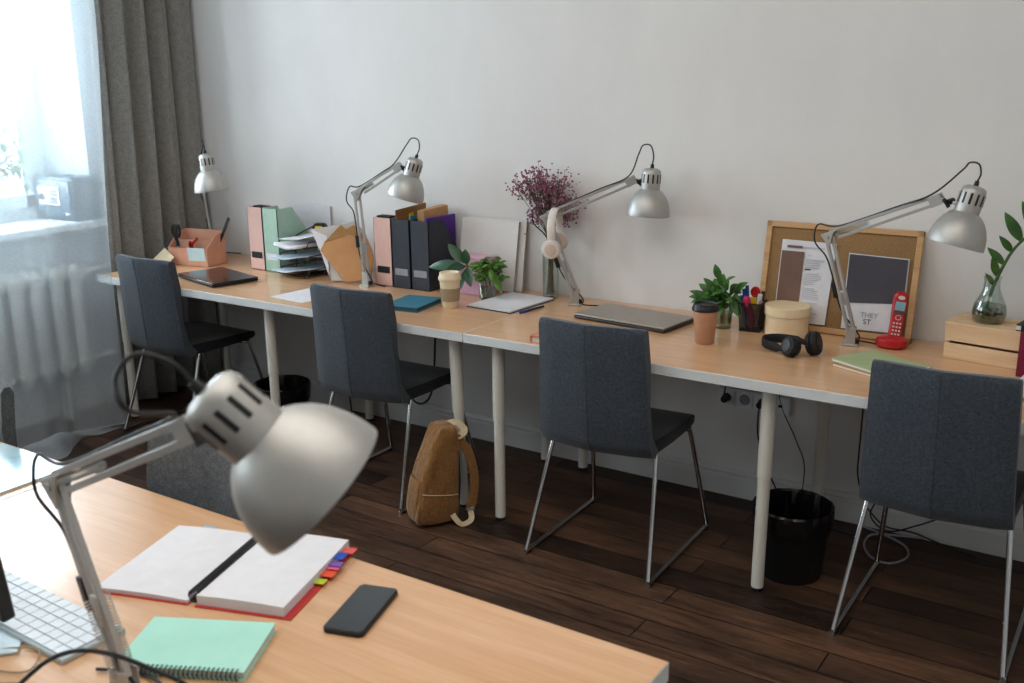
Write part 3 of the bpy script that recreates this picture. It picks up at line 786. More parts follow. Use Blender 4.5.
def curled(name, lab, c, rz, sx, sy, mat, lift, th=.002, grp=None):
    vs = []; n = 8
    for i in range(n+1):
        for j in range(n+1):
            u, v = i/n-.5, j/n-.5
            vs.append((u*sx, v*sy, lift*(.5-v)**2*(.6+u)+.006*math.sin(5*u+3*v)))
    m = n+1; o = MB().vf(vs, [(i*m+j, (i+1)*m+j, (i+1)*m+j+1, i*m+j+1) for i in range(n) for j in range(n)]).build(name, mat, smooth=180, solid=th)
    o.location = tx @ Vector(c); o.rotation_euler = (0, 0, rz); return tag(o, lab, 'paper', grp)
curled('paper_stack', 'thick stack of white papers on the top letter tray tier', (0, -.03, .154), rad(-9), .185, .27, m_paper, .0, .014)
curled('paper_sheet', 'creased white sheet lying over the top tray stack', (.01, -.035, .176), rad(14), .185, .25, m_paper, .02)
curled('plastic_wallet', 'bluish plastic wallet in the middle letter tray tier', (0, -.045, .086), rad(-6), .19, .285, m_paperb, .014, .006)
curled('plastic_wallet', 'bluish plastic wallet in the bottom letter tray tier', (.005, -.045, .022), rad(-8), .19, .285, m_paperb, .018, .006)
tm = thing('tape_measure', 'yellow and black tape measure on top of the tray papers', 'tape measure', tuple(tx @ Vector((-.012, .055, .185))), rad(20))
MB().prism([(-.036, 0), (.036, 0), (.036, .028), (.022, .046), (-.022, .046), (-.036, .028)], .036, Tr(0, .018, 0) @ Matrix.Rotation(PI/2, 4, 'X')).build('case', m_blk, tm, bevel=.005)
MB().prism([(-.024, .008), (.024, .008), (.018, .034), (-.018, .034)], .004, Tr(0, -.016, 0) @ Matrix.Rotation(PI/2, 4, 'X')).build('yellow_face', m_yellow, tm, bevel=.002)

# envelopes leaning against the wall
nrm = Vector((-.305, .919, -.250)).normalized()
gk = [Vector(p) for p in ((-1.193, -.303, .974), (-1.104, -.269, .990), (-.995, -.226, 1.015), (-.942, -.221, .969), (-.895, -.226, .891), (-.905, -.265, .763), (-1.025, -.308, .749), (-1.067, -.322, .747), (-1.125, -.311, .861))]
e1 = thing('padded_envelope', 'grey padded envelope leaning behind the brown kraft envelope', 'envelope', (-1.04, -.31, T))
MB().slab(gk, nrm*.010).build('envelope_body', m_greyenv, e1, off=e1.location, bevel=.003)
ins = [Vector(p)-nrm*.0015 for p in (gk[0], gk[1].lerp(gk[8], .35), gk[8].lerp(gk[7], .8), gk[7], gk[8])]
MB().slab(ins, -nrm*.001).build('flap', m_paper, e1, off=e1.location)
kp = [Vector(p)-nrm*.003 for p in ((-1.040, -.258, .998), (-1.014, -.255, .979), (-.979, -.238, .998), (-.912, -.233, .936), (-.872, -.238, .868), (-.872, -.262, .765), (-.982, -.308, .744), (-1.047, -.312, .808), (-1.123, -.318, .880), (-1.109, -.303, .916))]
e2 = thing('kraft_envelope', 'brown kraft paper envelope leaning beside the pink magazine file', 'envelope', (-.98, -.31, T))
MB().slab(kp, -nrm*.010).build('envelope_body', m_kraft, e2, off=e2.location, bevel=.003)
MB().slab([kp[0]-nrm*.0105, kp[1]-nrm*.0105, kp[2]-nrm*.0105, kp[3]-nrm*.0105, kp[2].lerp(kp[7], .22)-nrm*.0105, kp[9]-nrm*.0105], -nrm*.0012).build('flap', m_kraftd, e2, off=e2.location)

sheet('paper_sheet', 'white paper sheet on the desk behind the blue-grey chair by the backpack', 'paper', (-.962, -.545, T), rad(-6), .21, .297, .0015, m_paper)

# teal notebook
nb = thing('notebook', 'teal hardcover notebook beside the cream cup', 'notebook', (-.44, -.505, T), rad(9))
MB().b2((-.078, -.102, .003), (.076, .102, .017)).build('page_block', m_tealside, nb)
MB().b2((-.08, -.105, 0), (.08, .105, .003)).b2((-.08, -.105, .017), (.08, .105, .0205)).b2((-.081, -.105, 0), (-.078, .105, .0205)).build('cover', m_teal, nb, bevel=.001)

# cream cup
cu = thing('travel_cup', 'cream reusable cup with a taupe sleeve', 'cup', (-.294, -.443, T))
MB().lathe([(.030, 0), (.0325, .004), (.043, .118), (.0405, .118), (.030, .006)], 32, cap1=False).build('cup_body', m_cream, cu)
MB().lathe([(.0352, .030), (.0366, .0295), (.0416, .082), (.0403, .0825)], 32, cap0=False, cap1=False).build('sleeve', m_taupe, cu)
MB().lathe([(.0455, .113), (.047, .116), (.047, .126), (.0435, .131), (.0415, .145), (.036, .146), (.033, .140), (.001, .139)], 32).build('lid', m_cream, cu)

# plants in the small jar
jr = thing('glass_jar', 'small glass jar of water holding the ficus cutting', 'jar', (-.255, -.238, T))
MB().lathe([(.030, 0), (.034, .004), (.036, .03), (.036, .082), (.0345, .082), (.0335, .03), (.031, .006)], 28, cap1=False).build('glass_wall', m_glass, jr)
MB().lathe([(.031, .006), (.033, .03), (.033, .05)], 24).build('water', m_water, jr)
fi = thing('ficus_cutting', 'ficus cutting with big dark leaves above the cream cup', 'plant', (-.255, -.238, T+.01))
def w2(o, *ps): return [Vector(p)-o.location for p in ps]
node = Vector((-.345, -.25, .875))
st = MB().tube(w2(fi, (-.255, -.238, T+.012), (-.263, -.238, T+.08), (-.30, -.24, .855), node), .004, 6, 5)
lfm = MB()
for tip, ww in (((-.545, -.26, .852), .055), ((-.445, -.25, .960), .05), ((-.355, -.25, .945), .05), ((-.345, -.30, .78), .03), ((-.285, -.31, .80), .045), ((-.40, -.33, .86), .05)):
    b = node+(Vector(tip)-node)*.12; st.tube(w2(fi, node, b), .0025, 5)
    lfm.leaf(b-fi.location, Vector(tip)-fi.location, ww, (0, -.8, .6), .10, .18, n=8)
st.build('stem', m_stem, fi); lfm.build('foliage', m_leafd, fi)
bu = thing('trailing_plant', 'bushy bright green trailing plant in the small jar', 'plant', (-.248, -.228, T+.012))
lfm = MB(); st = MB(); rnd = random.Random(11)
for k in range(11):
    a = rnd.uniform(0, 2*PI); rr = rnd.uniform(.03, .085)
    mid = Vector((rr*.5*math.cos(a), rr*.5*math.sin(a), rnd.uniform(.11, .16)))
    end = Vector((rr*1.05*math.cos(a)+.012, rr*.9*math.sin(a), rnd.uniform(.06, .13)))
    st.tube([(0, 0, .01), (0, 0, .07), mid, end], .0016, 5, 4)
    path = catmull([(0, 0, .07), mid, end], 5)
    for p in path[2:]:
        for s in (-1, 1):
            dv = Vector((rnd.uniform(-1, 1), rnd.uniform(-1, .6), rnd.uniform(-.9, .4))).normalized()*rnd.uniform(.022, .034)
            lfm.leaf(p, p+dv, .018, (0, -.5, .8), .1, .2, n=4)
for k in range(5): lfm.leaf((.02+.01*k, -.02, .12-.01*k), (.045+.012*k, -.05, .075-.012*k), .022, (0, -.7, .6), .1, .2, n=5)
st.build('stem', m_stem, bu); lfm.build('foliage', m_leafy, bu)

# pink box
pb = thing('storage_box', 'pale pink lidded storage box behind the small jar plants', 'box', (-.365, -.158, T))
MB().b2((-.077, -.046, 0), (.077, .046, .146)).build('box_body', m_pinkbox, pb, bevel=.002)
MB().b2((-.08, -.049, .125), (.08, .049, .162)).build('lid', m_pinkbox, pb, bevel=.002)

# canvases leaning on the wall
def canvas(label, x0, x1, yb, yt, h, th):
    t = thing('blank_canvas', label, 'canvas', ((x0+x1)/2, yb, T), 0, 'blank canvases')
    d = Vector((0, yt-yb, h)).normalized(); n = Vector((0, d.z, -d.y))
    a = Vector((x0, yb, T+.003)); b = Vector((x1, yb, T+.003)); L = math.hypot(h, yt-yb)
    MB().slab([a, b, b+d*L, a+d*L], n*th).build('stretcher', m_canvside, t, off=t.location)
    MB().slab([a-n*.0012, b-n*.0012, b+d*L-n*.0012, a+d*L-n*.0012], n*.0012).build('canvas_face', m_canvas, t, off=t.location)
canvas('blank white canvas in front, leaning behind the pink box', -.52, -.222, -.088, -.038, .300, .013)
canvas('blank white canvas half hidden behind the front one', -.50, -.195, -.062, -.018, .303, .012)

# vase with dried flowers
va = thing('glass_vase', 'tall clear glass vase of dried purple flowers', 'vase', (-.035, -.085, T))
MB().lathe([(.030, 0), (.033, .004), (.034, .10), (.036, .215), (.0345, .215), (.0325, .10), (.030, .008)], 28, cap1=False).build('glass_wall', m_glass, va)
fl = thing('dried_flowers', 'bunch of dried purple flowers in the tall vase', 'flowers', (-.035, -.085, T+.01))
st = MB(); bl = MB(); rnd = random.Random(2); ctr = Vector((-.005, .0, .42))
for k in range(46):
    a = rnd.uniform(0, 2*PI); r0 = rnd.uniform(0, .022)
    tip = Vector((rnd.gauss(0, .075)-.01, rnd.uniform(-.06, .05), rnd.uniform(.31, .525)))
    if (tip.x+.01)**2/.0225+(tip.z-.415)**2/.0155 > 1: tip = ctr+(tip-ctr)*.72
    tip.y = max(-.06, min(.055, tip.y))
    neck = Vector((.012*math.cos(a), .010*math.sin(a), .215)); root = Vector((r0*math.cos(a+2), r0*math.sin(a+2), .005))
    st.tube([root, neck, neck.lerp(tip, .5)+Vector((0, 0, .015)), tip], .0013, 4, 4)
    for q in range(24):
        p = tip+Vector((rnd.gauss(0, .024), rnd.gauss(0, .014), rnd.gauss(-.004, .024))); p.y = min(p.y, .07)
        if q % 3 == 0: st.tube([neck.lerp(tip, .75), p], .0007, 3)
        r = rnd.uniform(.0032, .0064); bl.ball(p, r, 6, (1, 1, .8))
st.build('stem', m_dry, fl); bl.build('blossoms', m_flower, fl)

# white headphones on the lamp elbow
def cupset(mb_body, mb_pad, mb_disc, c, n, r, k=1):
    """an ear cup at c whose outside faces n"""
    m = Matrix.Translation(c) @ frame(n).to_4x4()
    mb_body.lathe([(r*.86, -.010), (r, -.004), (r, .008), (r*.9, .015), (r*.62, .018)], 28, m)
    mb_pad.lathe([(r*.5, -.026), (r*.84, -.027), (r*.97, -.020), (r*.96, -.010), (r*.8, -.008)], 28, m)
    mb_disc.lathe([(r*.60, .0175), (r*.58, .0205), (r*.3, .0215)], 28, m)
hc = Vector((.054, -.195, 1.016)); aa = Vector((-.277, .956, 0)).normalized()
hpn = thing('headphones', 'white over-ear headphones hanging on a lamp elbow', 'headphones', hc, 0)
P1, P2 = Vector((0, 0, -.035))-aa*.062, Vector((0, 0, -.022))+aa*.062
pts = [P1+Vector((0, 0, .025))]+[aa*(-.068*math.cos(t_))+Vector((0, 0, .030+.088*math.sin(t_))) for t_ in [PI*i/12 for i in range(13)]]+[P2+Vector((0, 0, .025))]
sd = aa.cross(Vector((0, 0, 1)))
band = MB(); PP = catmull(pts, 4); rs = []
for i, p in enumerate(PP):
    tn = (PP[min(i+1, len(PP)-1)]-PP[max(0, i-1)]).normalized(); nn = tn.cross(sd).normalized()
    rs.append([p+sd*(.016*math.cos(q))+nn*(.0055*math.sin(q)) for q in [2*PI*j/12 for j in range(12)]])
band.rings(rs).build('headband', m_hpwhite, hpn, smooth=60)
def ear(root, c, n, r, ma, mb_, mc):
    b1, b2_, b3 = MB(), MB(), MB(); cupset(b1, b2_, b3, c, n, r)
    e = b1.build('ear_cup', ma, root); b2_.build('ear_cushion', mb_, e); b3.build('cup_disc', mc, e)
ear(hpn, P1, -aa, .038, m_hpwhite, m_hppad, m_hppad); ear(hpn, P2, aa, .038, m_hpwhite, m_hppad, m_hppad)

# clipboard pad and pen
pd = thing('writing_pad', 'white writing pad lying in front of the tall vase', 'pad', (-.118, -.262, T), rad(-4))
MB().b2((-.112, -.150, 0), (.112, .150, .004)).build('backing_board', m_slate, pd)
MB().b2((-.109, -.147, .004), (.109, .147, .010)).build('paper_block', m_paper, pd)
def pen(label, a, b, m1, m2, r=.0045, group=None):
    a, b = Vector(a), Vector(b); t = thing('pen', label, 'pen', a, 0, group); d = b-a
    MB().cyl(a+d*.06, a+d*.7, r, n=10).build('barrel', m1, t, off=a)
    MB().cyl(a+d*.68, b, r*1.12, n=10).build('cap', m2, t, off=a)
    MB().cyl(a, a+d*.07, r*.25, r*.9, n=10).build('tip', m_steel, t, off=a)
    return t
pen('dark blue pen lying along the white writing pad', (.035, -.245, T+.0051), (.014, -.398, T+.0051), m_slate, m_blue)

sn = thing('notebook', 'salmon pink notebook peeping out behind the middle chair back', 'notebook', (.35, -.64, T), rad(4))
MB().b2((-.07, -.095, .003), (.07, .095, .022)).build('page_block', m_pages, sn)
MB().b2((-.074, -.1, 0), (.072, .1, .003)).b2((-.074, -.1, .022), (.072, .1, .0255)).b2((-.075, -.1, 0), (-.071, .1, .0255)).build('cover', m_salmon, sn)

# grey laptop
lp = thing('laptop', 'closed warm grey laptop in front of the headphone lamp', 'laptop', (.446, -.262, T), rad(-6))
MB().b2((-.203, -.113, .002), (.203, .113, .014)).build('base', m_laptopside, lp, bevel=.005)
MB().b2((-.203, -.113, .0145), (.203, .113, .0215)).build('lid', m_laptop, lp, bevel=.003)
MB().b2((-.11, .108, .006), (.11, .114, .018)).build('hinge', m_laptopside, lp)

# glass with leafy cutting
gj = thing('glass_tumbler', 'clear drinking glass holding the pointed-leaf cutting', 'glass', (.778, -.195, T))
MB().lathe([(.030, 0), (.032, .004), (.036, .118), (.0345, .118), (.0305, .008)], 28, cap1=False).build('glass_wall', m_glass, gj)
MB().lathe([(.0303, .008), (.033, .06)], 24).build('water', m_water, gj)
lc = thing('leafy_cutting', 'bushy pointed-leaf plant cutting behind the black-lidded cup', 'plant', (.778, -.195, T+.01))
lfm = MB(); st = MB(); rnd = random.Random(21)
tips = [(-.13, -.02, .105), (-.115, -.05, .135), (-.10, 0, .155), (-.07, -.03, .185), (-.04, .0, .235), (-.015, -.02, .215), (.03, -.03, .19), (.06, -.02, .175), (.09, 0, .18), (.055, -.06, .13), (.0, -.08, .14), (-.05, -.08, .13), (-.09, -.06, .10), (-.02, -.05, .17), (.04, .04, .16), (-.06, .05, .17), (.075, -.02, .05), (.06, .0, .09), (-.03, .06, .19), (.02, -.09, .11), (-.01, -.07, .09)]
for tp in tips:
    tp = Vector(tp); b = Vector((tp.x*.45, tp.y*.4, max(.10, tp.z*.72)))
    st.tube([(tp.x*.05, tp.y*.05, .005), (tp.x*.1, tp.y*.1, .09), b], .002, 5, 4)
    lfm.leaf(b, tp+Vector((0, 0, -.01)), .026+.009*rnd.random(), (0, -.75, .65), .14, .22, n=7)
    lfm.leaf(b, b+(tp-b)*.7+Vector((rnd.uniform(-.03, .03), rnd.uniform(-.03, .03), rnd.uniform(-.04, .0))), .022, (0, -.6, .7), .12, .2, n=6)
    for q in range(2):
        b2_ = b*.92+Vector((rnd.uniform(-.02, .02), rnd.uniform(-.02, .01), rnd.uniform(-.01, .02)))
        lfm.leaf(b2_, b2_+Vector((rnd.uniform(-.06, .06), rnd.uniform(-.06, .02), rnd.uniform(-.05, .035))), .021, (0, -.6, .7), .12, .2, n=6)
st.build('stem', m_stem, lc); lfm.build('foliage', m_leaf, lc)

# brown cup with black lid
cu = thing('takeaway_cup', 'brown paper takeaway cup with a black lid', 'cup', (.808, -.432, T))
MB().lathe([(.030, 0), (.0325, .003), (.044, .122), (.042, .122), (.031, .006)], 32, cap1=False).build('cup_body', m_browncup, cu)
MB().lathe([(.0455, .117), (.0475, .119), (.0475, .127), (.0445, .131), (.0425, .142), (.038, .143), (.035, .137), (.001, .136)], 32).build('lid', m_blk, cu)

# pen holder
ph = thing('pen_holder', 'square black mesh pen holder full of pens', 'pen holder', (.880, -.170, T), rad(8))
q = .043
mb = MB()
for k in range(4): mb.vf([(-q*.86, -q*.86, .004), (q*.86, -q*.86, .004), (q, -q, .105), (-q, -q, .105)], [(0, 1, 2, 3)], Rz(k*PI/2))
mb.build('mesh_wall', m_mesh, ph, smooth=0)
MB().tube([(-q, -q, .105), (q, -q, .105), (q, q, .105), (-q, q, .105), (-q, -q, .105)], .0022, 6).tube([(-q*.86, -q*.86, .005), (q*.86, -q*.86, .005), (q*.86, q*.86, .005), (-q*.86, q*.86, .005), (-q*.86, -q*.86, .005)], .002, 6).build('rim', m_blk, ph)
MB().b2((-q*.86, -q*.86, 0), (q*.86, q*.86, .003)).build('bottom', m_blk, ph)
px_ = Matrix.Translation(ph.location) @ Rz(rad(8))
def pw(*p): return tuple(px_ @ Vector(p))
pen('blue ballpoint pen standing tallest at the left of the mesh holder', pw(-.01, -.005, .006), pw(-.022, -.008, .165), m_tab['sky'], m_blue, .006)
pen('grey pen leaning leftmost in the mesh holder', pw(-.02, -.015, .006), pw(-.037, -.025, .130), m_ink, m_blue, .005)
pen('turquoise pen behind the grey pen in the mesh holder', pw(-.015, .01, .006), pw(-.038, .012, .148), m_tealp, m_tealp, .006)
pen('dark pen leaning at the right of the mesh holder', pw(.02, .015, .006), pw(.033, .018, .142), m_blk, m_blk, .006)
pen('cream marker at the right front of the mesh holder', pw(.012, .0, .006), pw(.027, -.004, .135), m_cream, m_paper, .008)
pen('brass-coloured pencil leaning to the front right of the mesh holder', pw(.0, .0, .006), pw(.036, -.028, .115), m_taupe, m_taupe, .006)
g = thing('scissors', 'red-handled scissors standing in the mesh pen holder', 'scissors', pw(0, .02, .005), rad(8))
MB().tube([Vector((.004+.014*math.cos(a), 0, .132+.017*math.sin(a))) for a in [2*PI*i/14 for i in range(14)]], .0045, 7, 0, True).lathe([(.015, -.002), (.015, .002)], 16, Tr(.004, 0, .132) @ Matrix.Rotation(PI/2, 4, 'X')).build('handle', m_red, g)
MB().slab([(-.004, 0, 0), (.006, 0, 0), (.010, 0, .118), (-.004, 0, .118)], (0, .002, 0)).build('blade', m_steel, g)
hl = MB().tube([pw(.004, -.012, .008), pw(.0, -.022, .06), pw(-.016, -.034, .118)], lambda u: .011+.003*u, 10, 4).ball(pw(-.016, -.034, .118), .014).build('highlighter', m_magenta)
tag(hl, 'chunky magenta highlighter inside the mesh pen holder', 'highlighter')
yb = MB().slab([pw(-.010, .0, .006), pw(.012, .0, .006), pw(.014, -.008, .122), pw(-.012, -.008, .122)], (0, .006, 0)).build('sticky_notes', m_yellow); tag(yb, 'pad of pale yellow sticky notes in the mesh pen holder', 'sticky notes')

# round box
rb = thing('round_box', 'round pale wood lidded box next to the cork board', 'box', (1.003, -.150+.0, T))
MB().lathe([(.076, 0), (.0765, .003), (.0765, .09)], 48).build('box_body', m_wood_l, rb)
MB().lathe([(.0785, .070), (.0805, .071), (.0805, .101), (.0795, .103), (.001, .104)], 48).build('lid', m_wood_l, rb)

# cork board and the papers on it
ck = thing('cork_board', 'framed cork notice board leaning against the wall', 'cork board', (1.145, -.09, T))
BO = Vector((1.145, -.092, T+.002)); cu_ = Vector((0, .068, .381)).normalized(); cn = Vector((0, cu_.z, -cu_.y)); cx_ = Vector((1, 0, 0))
bm_ = Matrix((cx_, cn, cu_)).transposed().to_4x4(); bm_ = Matrix.Translation(BO) @ bm_
HWB, HB, FT = .276, .388, .021
MB().b2((-HWB+.01, .004, .01), (HWB-.01, .012, HB-.01), bm_).build('cork_panel', m_cork, ck, off=ck.location, smooth=0)
f = MB().b2((-HWB, -.004, 0), (-HWB+FT, .014, HB), bm_).b2((HWB-FT, -.004, 0), (HWB, .014, HB), bm_).b2((-HWB, -.004, 0), (HWB, .014, FT), bm_).b2((-HWB, -.004, HB-FT), (HWB, .014, HB), bm_)
f.build('wooden_frame', m_frame, ck, off=ck.location, bevel=.002)
def bl_(x, z, y=0): return bm_ @ Vector((x, y, z))
def on_paper(root, x0, x1, z0, z1, y, name, mat):
    return MB().slab([bl_(x0, z0, y), bl_(x1, z0, y), bl_(x1, z1, y), bl_(x0, z1, y)], -cn*.0006).build(name, mat, root, off=root.location, smooth=0)
pa = thing('printed_page', 'white printed page with a tall brown block pinned on the cork board', 'paper', bl_(-.12, .17, -.003))
MB().slab([bl_(-.212, .0235, -.0042), bl_(-.022, .0285, -.0042), bl_(-.014, .322, -.0012), bl_(-.212, .324, -.0012)], cn*.0008).build('page', m_paper, pa, off=pa.location, smooth=0)
py = -.0052
on_paper(pa, -.208, -.125, .036, .283, py, 'brown_picture', m_photo_br)
on_paper(pa, -.190, -.134, .295, .304, py, 'heading_bar', m_photo_br)
tb = MB(); rnd = random.Random(4)
def bar(mb, x0, x1, z, h): mb.slab([bl_(x0, z, py), bl_(x1, z, py), bl_(x1, z+h, py), bl_(x0, z+h, py)], -cn*.0006)
bar(tb, -.132, -.052, .297, .005); bar(tb, -.110, -.10, .270, .004)
for z in (.256, .251): bar(tb, -.118, -.05+.006*rnd.random(), z, .003)
for k in range(3): bar(tb, -.118, -.064, .243-.008*k, .0035)
for k in range(22):
    if k % 7 == 6: continue
    bar(tb, -.117, -.052-.03*rnd.random(), .205-.0075*k, .0026)
tb.build('text_lines', m_inkl, pa, off=pa.location, smooth=0)
tb = MB(); bar(tb, -.117, -.096, .219, .0045); tb.build('bold_line', m_inkd, pa, off=pa.location, smooth=0)
pc = thing('photo_card', 'white-bordered dark grey print pinned on the right of the cork board', 'print', bl_(.14, .16, -.003))
MB().slab([bl_(.036, .026, -.0042), bl_(.244, .031, -.0042), bl_(.240, .290, -.0012), bl_(.033, .294, -.0012)], cn*.0008).build('card', m_paper, pc, off=pc.location, smooth=0)
MB().slab([bl_(.040, .118, py), bl_(.238, .134, py), bl_(.236, .286, py), bl_(.037, .290, py)], -cn*.0006).build('dark_picture', m_photo_gr, pc, off=pc.location, smooth=0)
def text(root, body, x, z, size, mat, name):
    cu = bpy.data.curves.new(name, 'FONT'); cu.body = body; cu.size = size; cu.align_x = 'LEFT'
    o = bpy.data.objects.new(name, cu); COL.objects.link(o)
    me = bpy.data.meshes.new_from_object(o.evaluated_get(bpy.context.evaluated_depsgraph_get())); bpy.data.objects.remove(o)
    mo = bpy.data.objects.new(name, me); COL.objects.link(mo); mo.parent = root
    rot = Matrix((cx_, cu_, -cn)).transposed().to_4x4()
    me.transform(Matrix.Translation(bl_(x, z, py-.0008)-root.location) @ rot)
    me.materials.clear(); me.materials.append(mat); return mo
text(pc, 'THEY', .098, .074, .025, m_ink, 'printed_text')
text(pc, 'ST', .110, .050, .026, m_inkd, 'printed_text')

# black headphones on the desk
hb = thing('headphones', 'black over-ear headphones lying on the desk in front of the round box', 'headphones', (1.098, -.395, T), rad(-18)); hb.scale = (.88, .88, .9)
bd_ = MB(); pts = [(.055, -.045, .022), (.0, -.062, .026), (-.075, -.05, .026), (-.118, 0, .026), (-.085, .055, .027), (.0, .075, .028), (.07, .062, .03)]
PP = catmull(pts, 6); rs = []
for i, p in enumerate(PP):
    tn = (PP[min(i+1, len(PP)-1)]-PP[max(0, i-1)]).normalized(); nn = tn.cross(Vector((0, 0, 1))).normalized()
    wd = .018 if 6 < i < 30 else .012
    rs.append([p+Vector((0, 0, wd*math.cos(q)))+nn*(.006*math.sin(q)) for q in [2*PI*j/12 for j in range(12)]])
bd_.rings(rs).build('headband', m_blkmat, hb, smooth=60)
ear(hb, Vector((.045, -.058, .040)), Vector((-.25, -.95, .30)), .038, m_blkmat, m_blkmat, m_blk); ear(hb, Vector((.092, .032, .046)), Vector((.93, .30, .25)), .044, m_blkmat, m_blkmat, m_blk)

# red cordless phone
tp_ = thing('cordless_phone', 'red cordless telephone in its round charging base', 'telephone', (1.374, -.158, T))
MB().lathe([(.036, 0), (.050, .006), (.055, .018), (.051, .031), (.036, .039), (.02, .041)], 36, Matrix.Diagonal((1, .82, 1, 1))).build('charging_base', m_red, tp_)
hm = Tr(.004, .006, .028) @ Rz(rad(24)) @ Matrix.Rotation(rad(8), 4, 'Y') @ Matrix.Rotation(rad(-13), 4, 'X')
rs = []
for z, hw, hd in ((0, .0215, .011), (.05, .0215, .012), (.10, .0235, .012), (.135, .0255, .0125), (.150, .024, .012), (.160, .017, .010), (.164, .008, .006)):
    rs.append([hm @ Vector((math.copysign(abs(math.cos(a))**.6, math.cos(a))*hw, math.copysign(abs(math.sin(a))**.6, math.sin(a))*hd, z)) for a in [2*PI*i/20 for i in range(20)]])
hs = MB().rings(rs).build('handset', m_red, tp_, smooth=60)
MB().b2((-.0165, -.0140, .098), (.0165, -.0115, .128), hm).build('lcd_screen', m_screen, hs, bevel=.001)
MB().lathe([(.012, 0), (.011, .002)], 20, hm @ Tr(0, -.0115, .142) @ Matrix.Rotation(PI/2, 4, 'X') @ Matrix.Diagonal((1, .6, 1, 1))).build('earpiece', m_keyw, hs)
kb = MB()
for i in range(3):
    for j in range(4): kb.b2((-.0135+i*.0105, -.0133, .014+j*.0125), (-.0075+i*.0105, -.011, .0195+j*.0125), hm)
kb.tube([hm @ Vector((.009*math.cos(a), -.0122, .074+.008*math.sin(a))) for a in [2*PI*i/14 for i in range(14)]], .0011, 5, 0, True)
kb.build('keypad_buttons', m_keyw, hs)
MB().b2((-.02, -.0131, .086), (.02, -.0112, .0955), hm).build('soft_key_strip', m_photo_gr, hs)

# sage notebooks
for nm, lab, loc, rz, mt, z0 in (('notebook', 'sage green notebook on top, half behind the far right chair', (1.412, -.445), -28, m_green_nb, .012), ('notebook', 'kraft notebook lying under the sage green notebook', (1.419, -.452), -24, m_kraft, 0)):
    t = thing(nm, lab, 'notebook', (*loc, T+z0), rad(rz))
    MB().b2((-.118, -.092, .001), (.116, .092, .009)).build('page_block', m_pages, t)
    MB().b2((-.12, -.095, 0), (.12, .095, .0015)).b2((-.12, -.095, .009), (.12, .095, .011)).build('cover', mt, t)

# pine crate, flask, books
cr = thing('wooden_crate', 'shallow pine crate turned upside down at the right end', 'crate', (1.745, -.142, T), rad(-9))
for z0, z1 in ((.0, .052), (.060, .112)):
    MB().b2((-.185, -.088, z0), (.185, -.078, z1)).build('slat', m_crate, cr, bevel=.0015)
    MB().b2((-.185, .078, z0), (.185, .088, z1)).build('slat', m_crate, cr, bevel=.0015)
for s in (-1, 1): MB().b2((s*.178-.007, -.078, 0), (s*.178+.007, .078, .112)).build('end_board', m_crate, cr, bevel=.0015)
for y in (-.06, 0, .06): MB().b2((-.19, y-.0275, .112), (.19, y+.0275, .121)).build('top_board', m_crate, cr, bevel=.0015)
vf_ = thing('glass_flask', 'glass flask of murky water standing on the pine crate', 'vase', (1.664, -.135, T+.121))
MB().lathe([(.040, 0), (.048, .006), (.053, .03), (.050, .055), (.036, .085), (.026, .11), (.024, .135), (.028, .150), (.0265, .150), (.0225, .135), (.0245, .11), (.034, .084), (.048, .054), (.051, .03), (.046, .008), (.02, .004)], 36, cap1=False).build('glass_wall', m_glass, vf_, smooth=60)
MB().lathe([(.040, .004), (.0465, .009), (.051, .03), (.0475, .056)], 32).build('water', m_water, vf_)
rt = MB(); rnd = random.Random(9)
for k in range(46):
    a0 = rnd.uniform(0, 2*PI); pts = []
    for i in range(5):
        a0 += rnd.uniform(-1, 1); rr = rnd.uniform(.008, .040); pts.append((rr*math.cos(a0), rr*math.sin(a0), rnd.uniform(.010, .036)))
    rt.tube(pts, .0013, 4, 4)
zz = thing('zamioculcas_branch', 'arching green leafy branch standing in the glass flask', 'plant', (1.664, -.135, T+.13))
rt.build('roots', m_root, zz)
cp = catmull([(-.018, 0, .0), (-.004, 0, .075), (.018, .0, .155), (.055, -.01, .24), (.11, -.02, .30), (.17, -.03, .325), (.24, -.04, .325)], 6)
MB().tube(cp, lambda u: .0065-.0035*u, 8).build('stem', m_leaf, zz)
lfm = MB()
for i, d, L in ((11, (-.25, -.3, .9), .075), (14, (-.75, -.2, .75), .075), (17, (-.55, -.4, .75), .07), (20, (-.55, 0, .85), .105), (24, (-.45, -.2, .9), .105), (24, (.5, -.4, -.3), .07), (28, (-.2, -.3, .95), .09), (28, (.5, -.4, -.6), .08), (32, (.2, -.4, .8), .08), (32, (.4, -.4, -.6), .08), (36, (.9, -.3, .2), .08), (9, (-.5, -.3, .7), .05)):
    b = cp[i]; lfm.leaf(b, b+Vector(d).normalized()*L, L*.36, (0, -.85, .4), .10, .25, n=8)
lfm.build('foliage', m_leaf, zz)
bk = thing('book', 'dark hardback book lying on the pine crate beside the flask', 'book', (1.845, -.175, T+.121), rad(-9))
MB().b2((-.08, -.05, .003), (.076, .05, .018)).build('page_block', m_pages, bk)
MB().b2((-.08, -.054, 0), (.08, .054, .003)).b2((-.08, -.054, .018), (.08, .054, .021)).b2((.076, -.054, 0), (.08, .054, .021)).build('cover', m_slate, bk)
bf = thing('binder', 'burgundy box binder with a black top edge at the right frame edge', 'binder', (1.826, -.285, T), rad(-8))
MB().b2((-.04, -.03, 0), (.04, .03, .142)).build('binder_case', m_wine, bf, bevel=.002)
MB().b2((-.0405, -.0305, .142), (.0405, .0305, .162)).build('top_edge', m_blkmat, bf, bevel=.002)
np_ = thing('note_block', 'white note block on the desk edge right of the last chair', 'note block', (1.865, -.42, T), rad(-6))
MB().b2((-.05, -.05, 0), (.05, .05, .035)).build('paper_block', m_paper, np_)
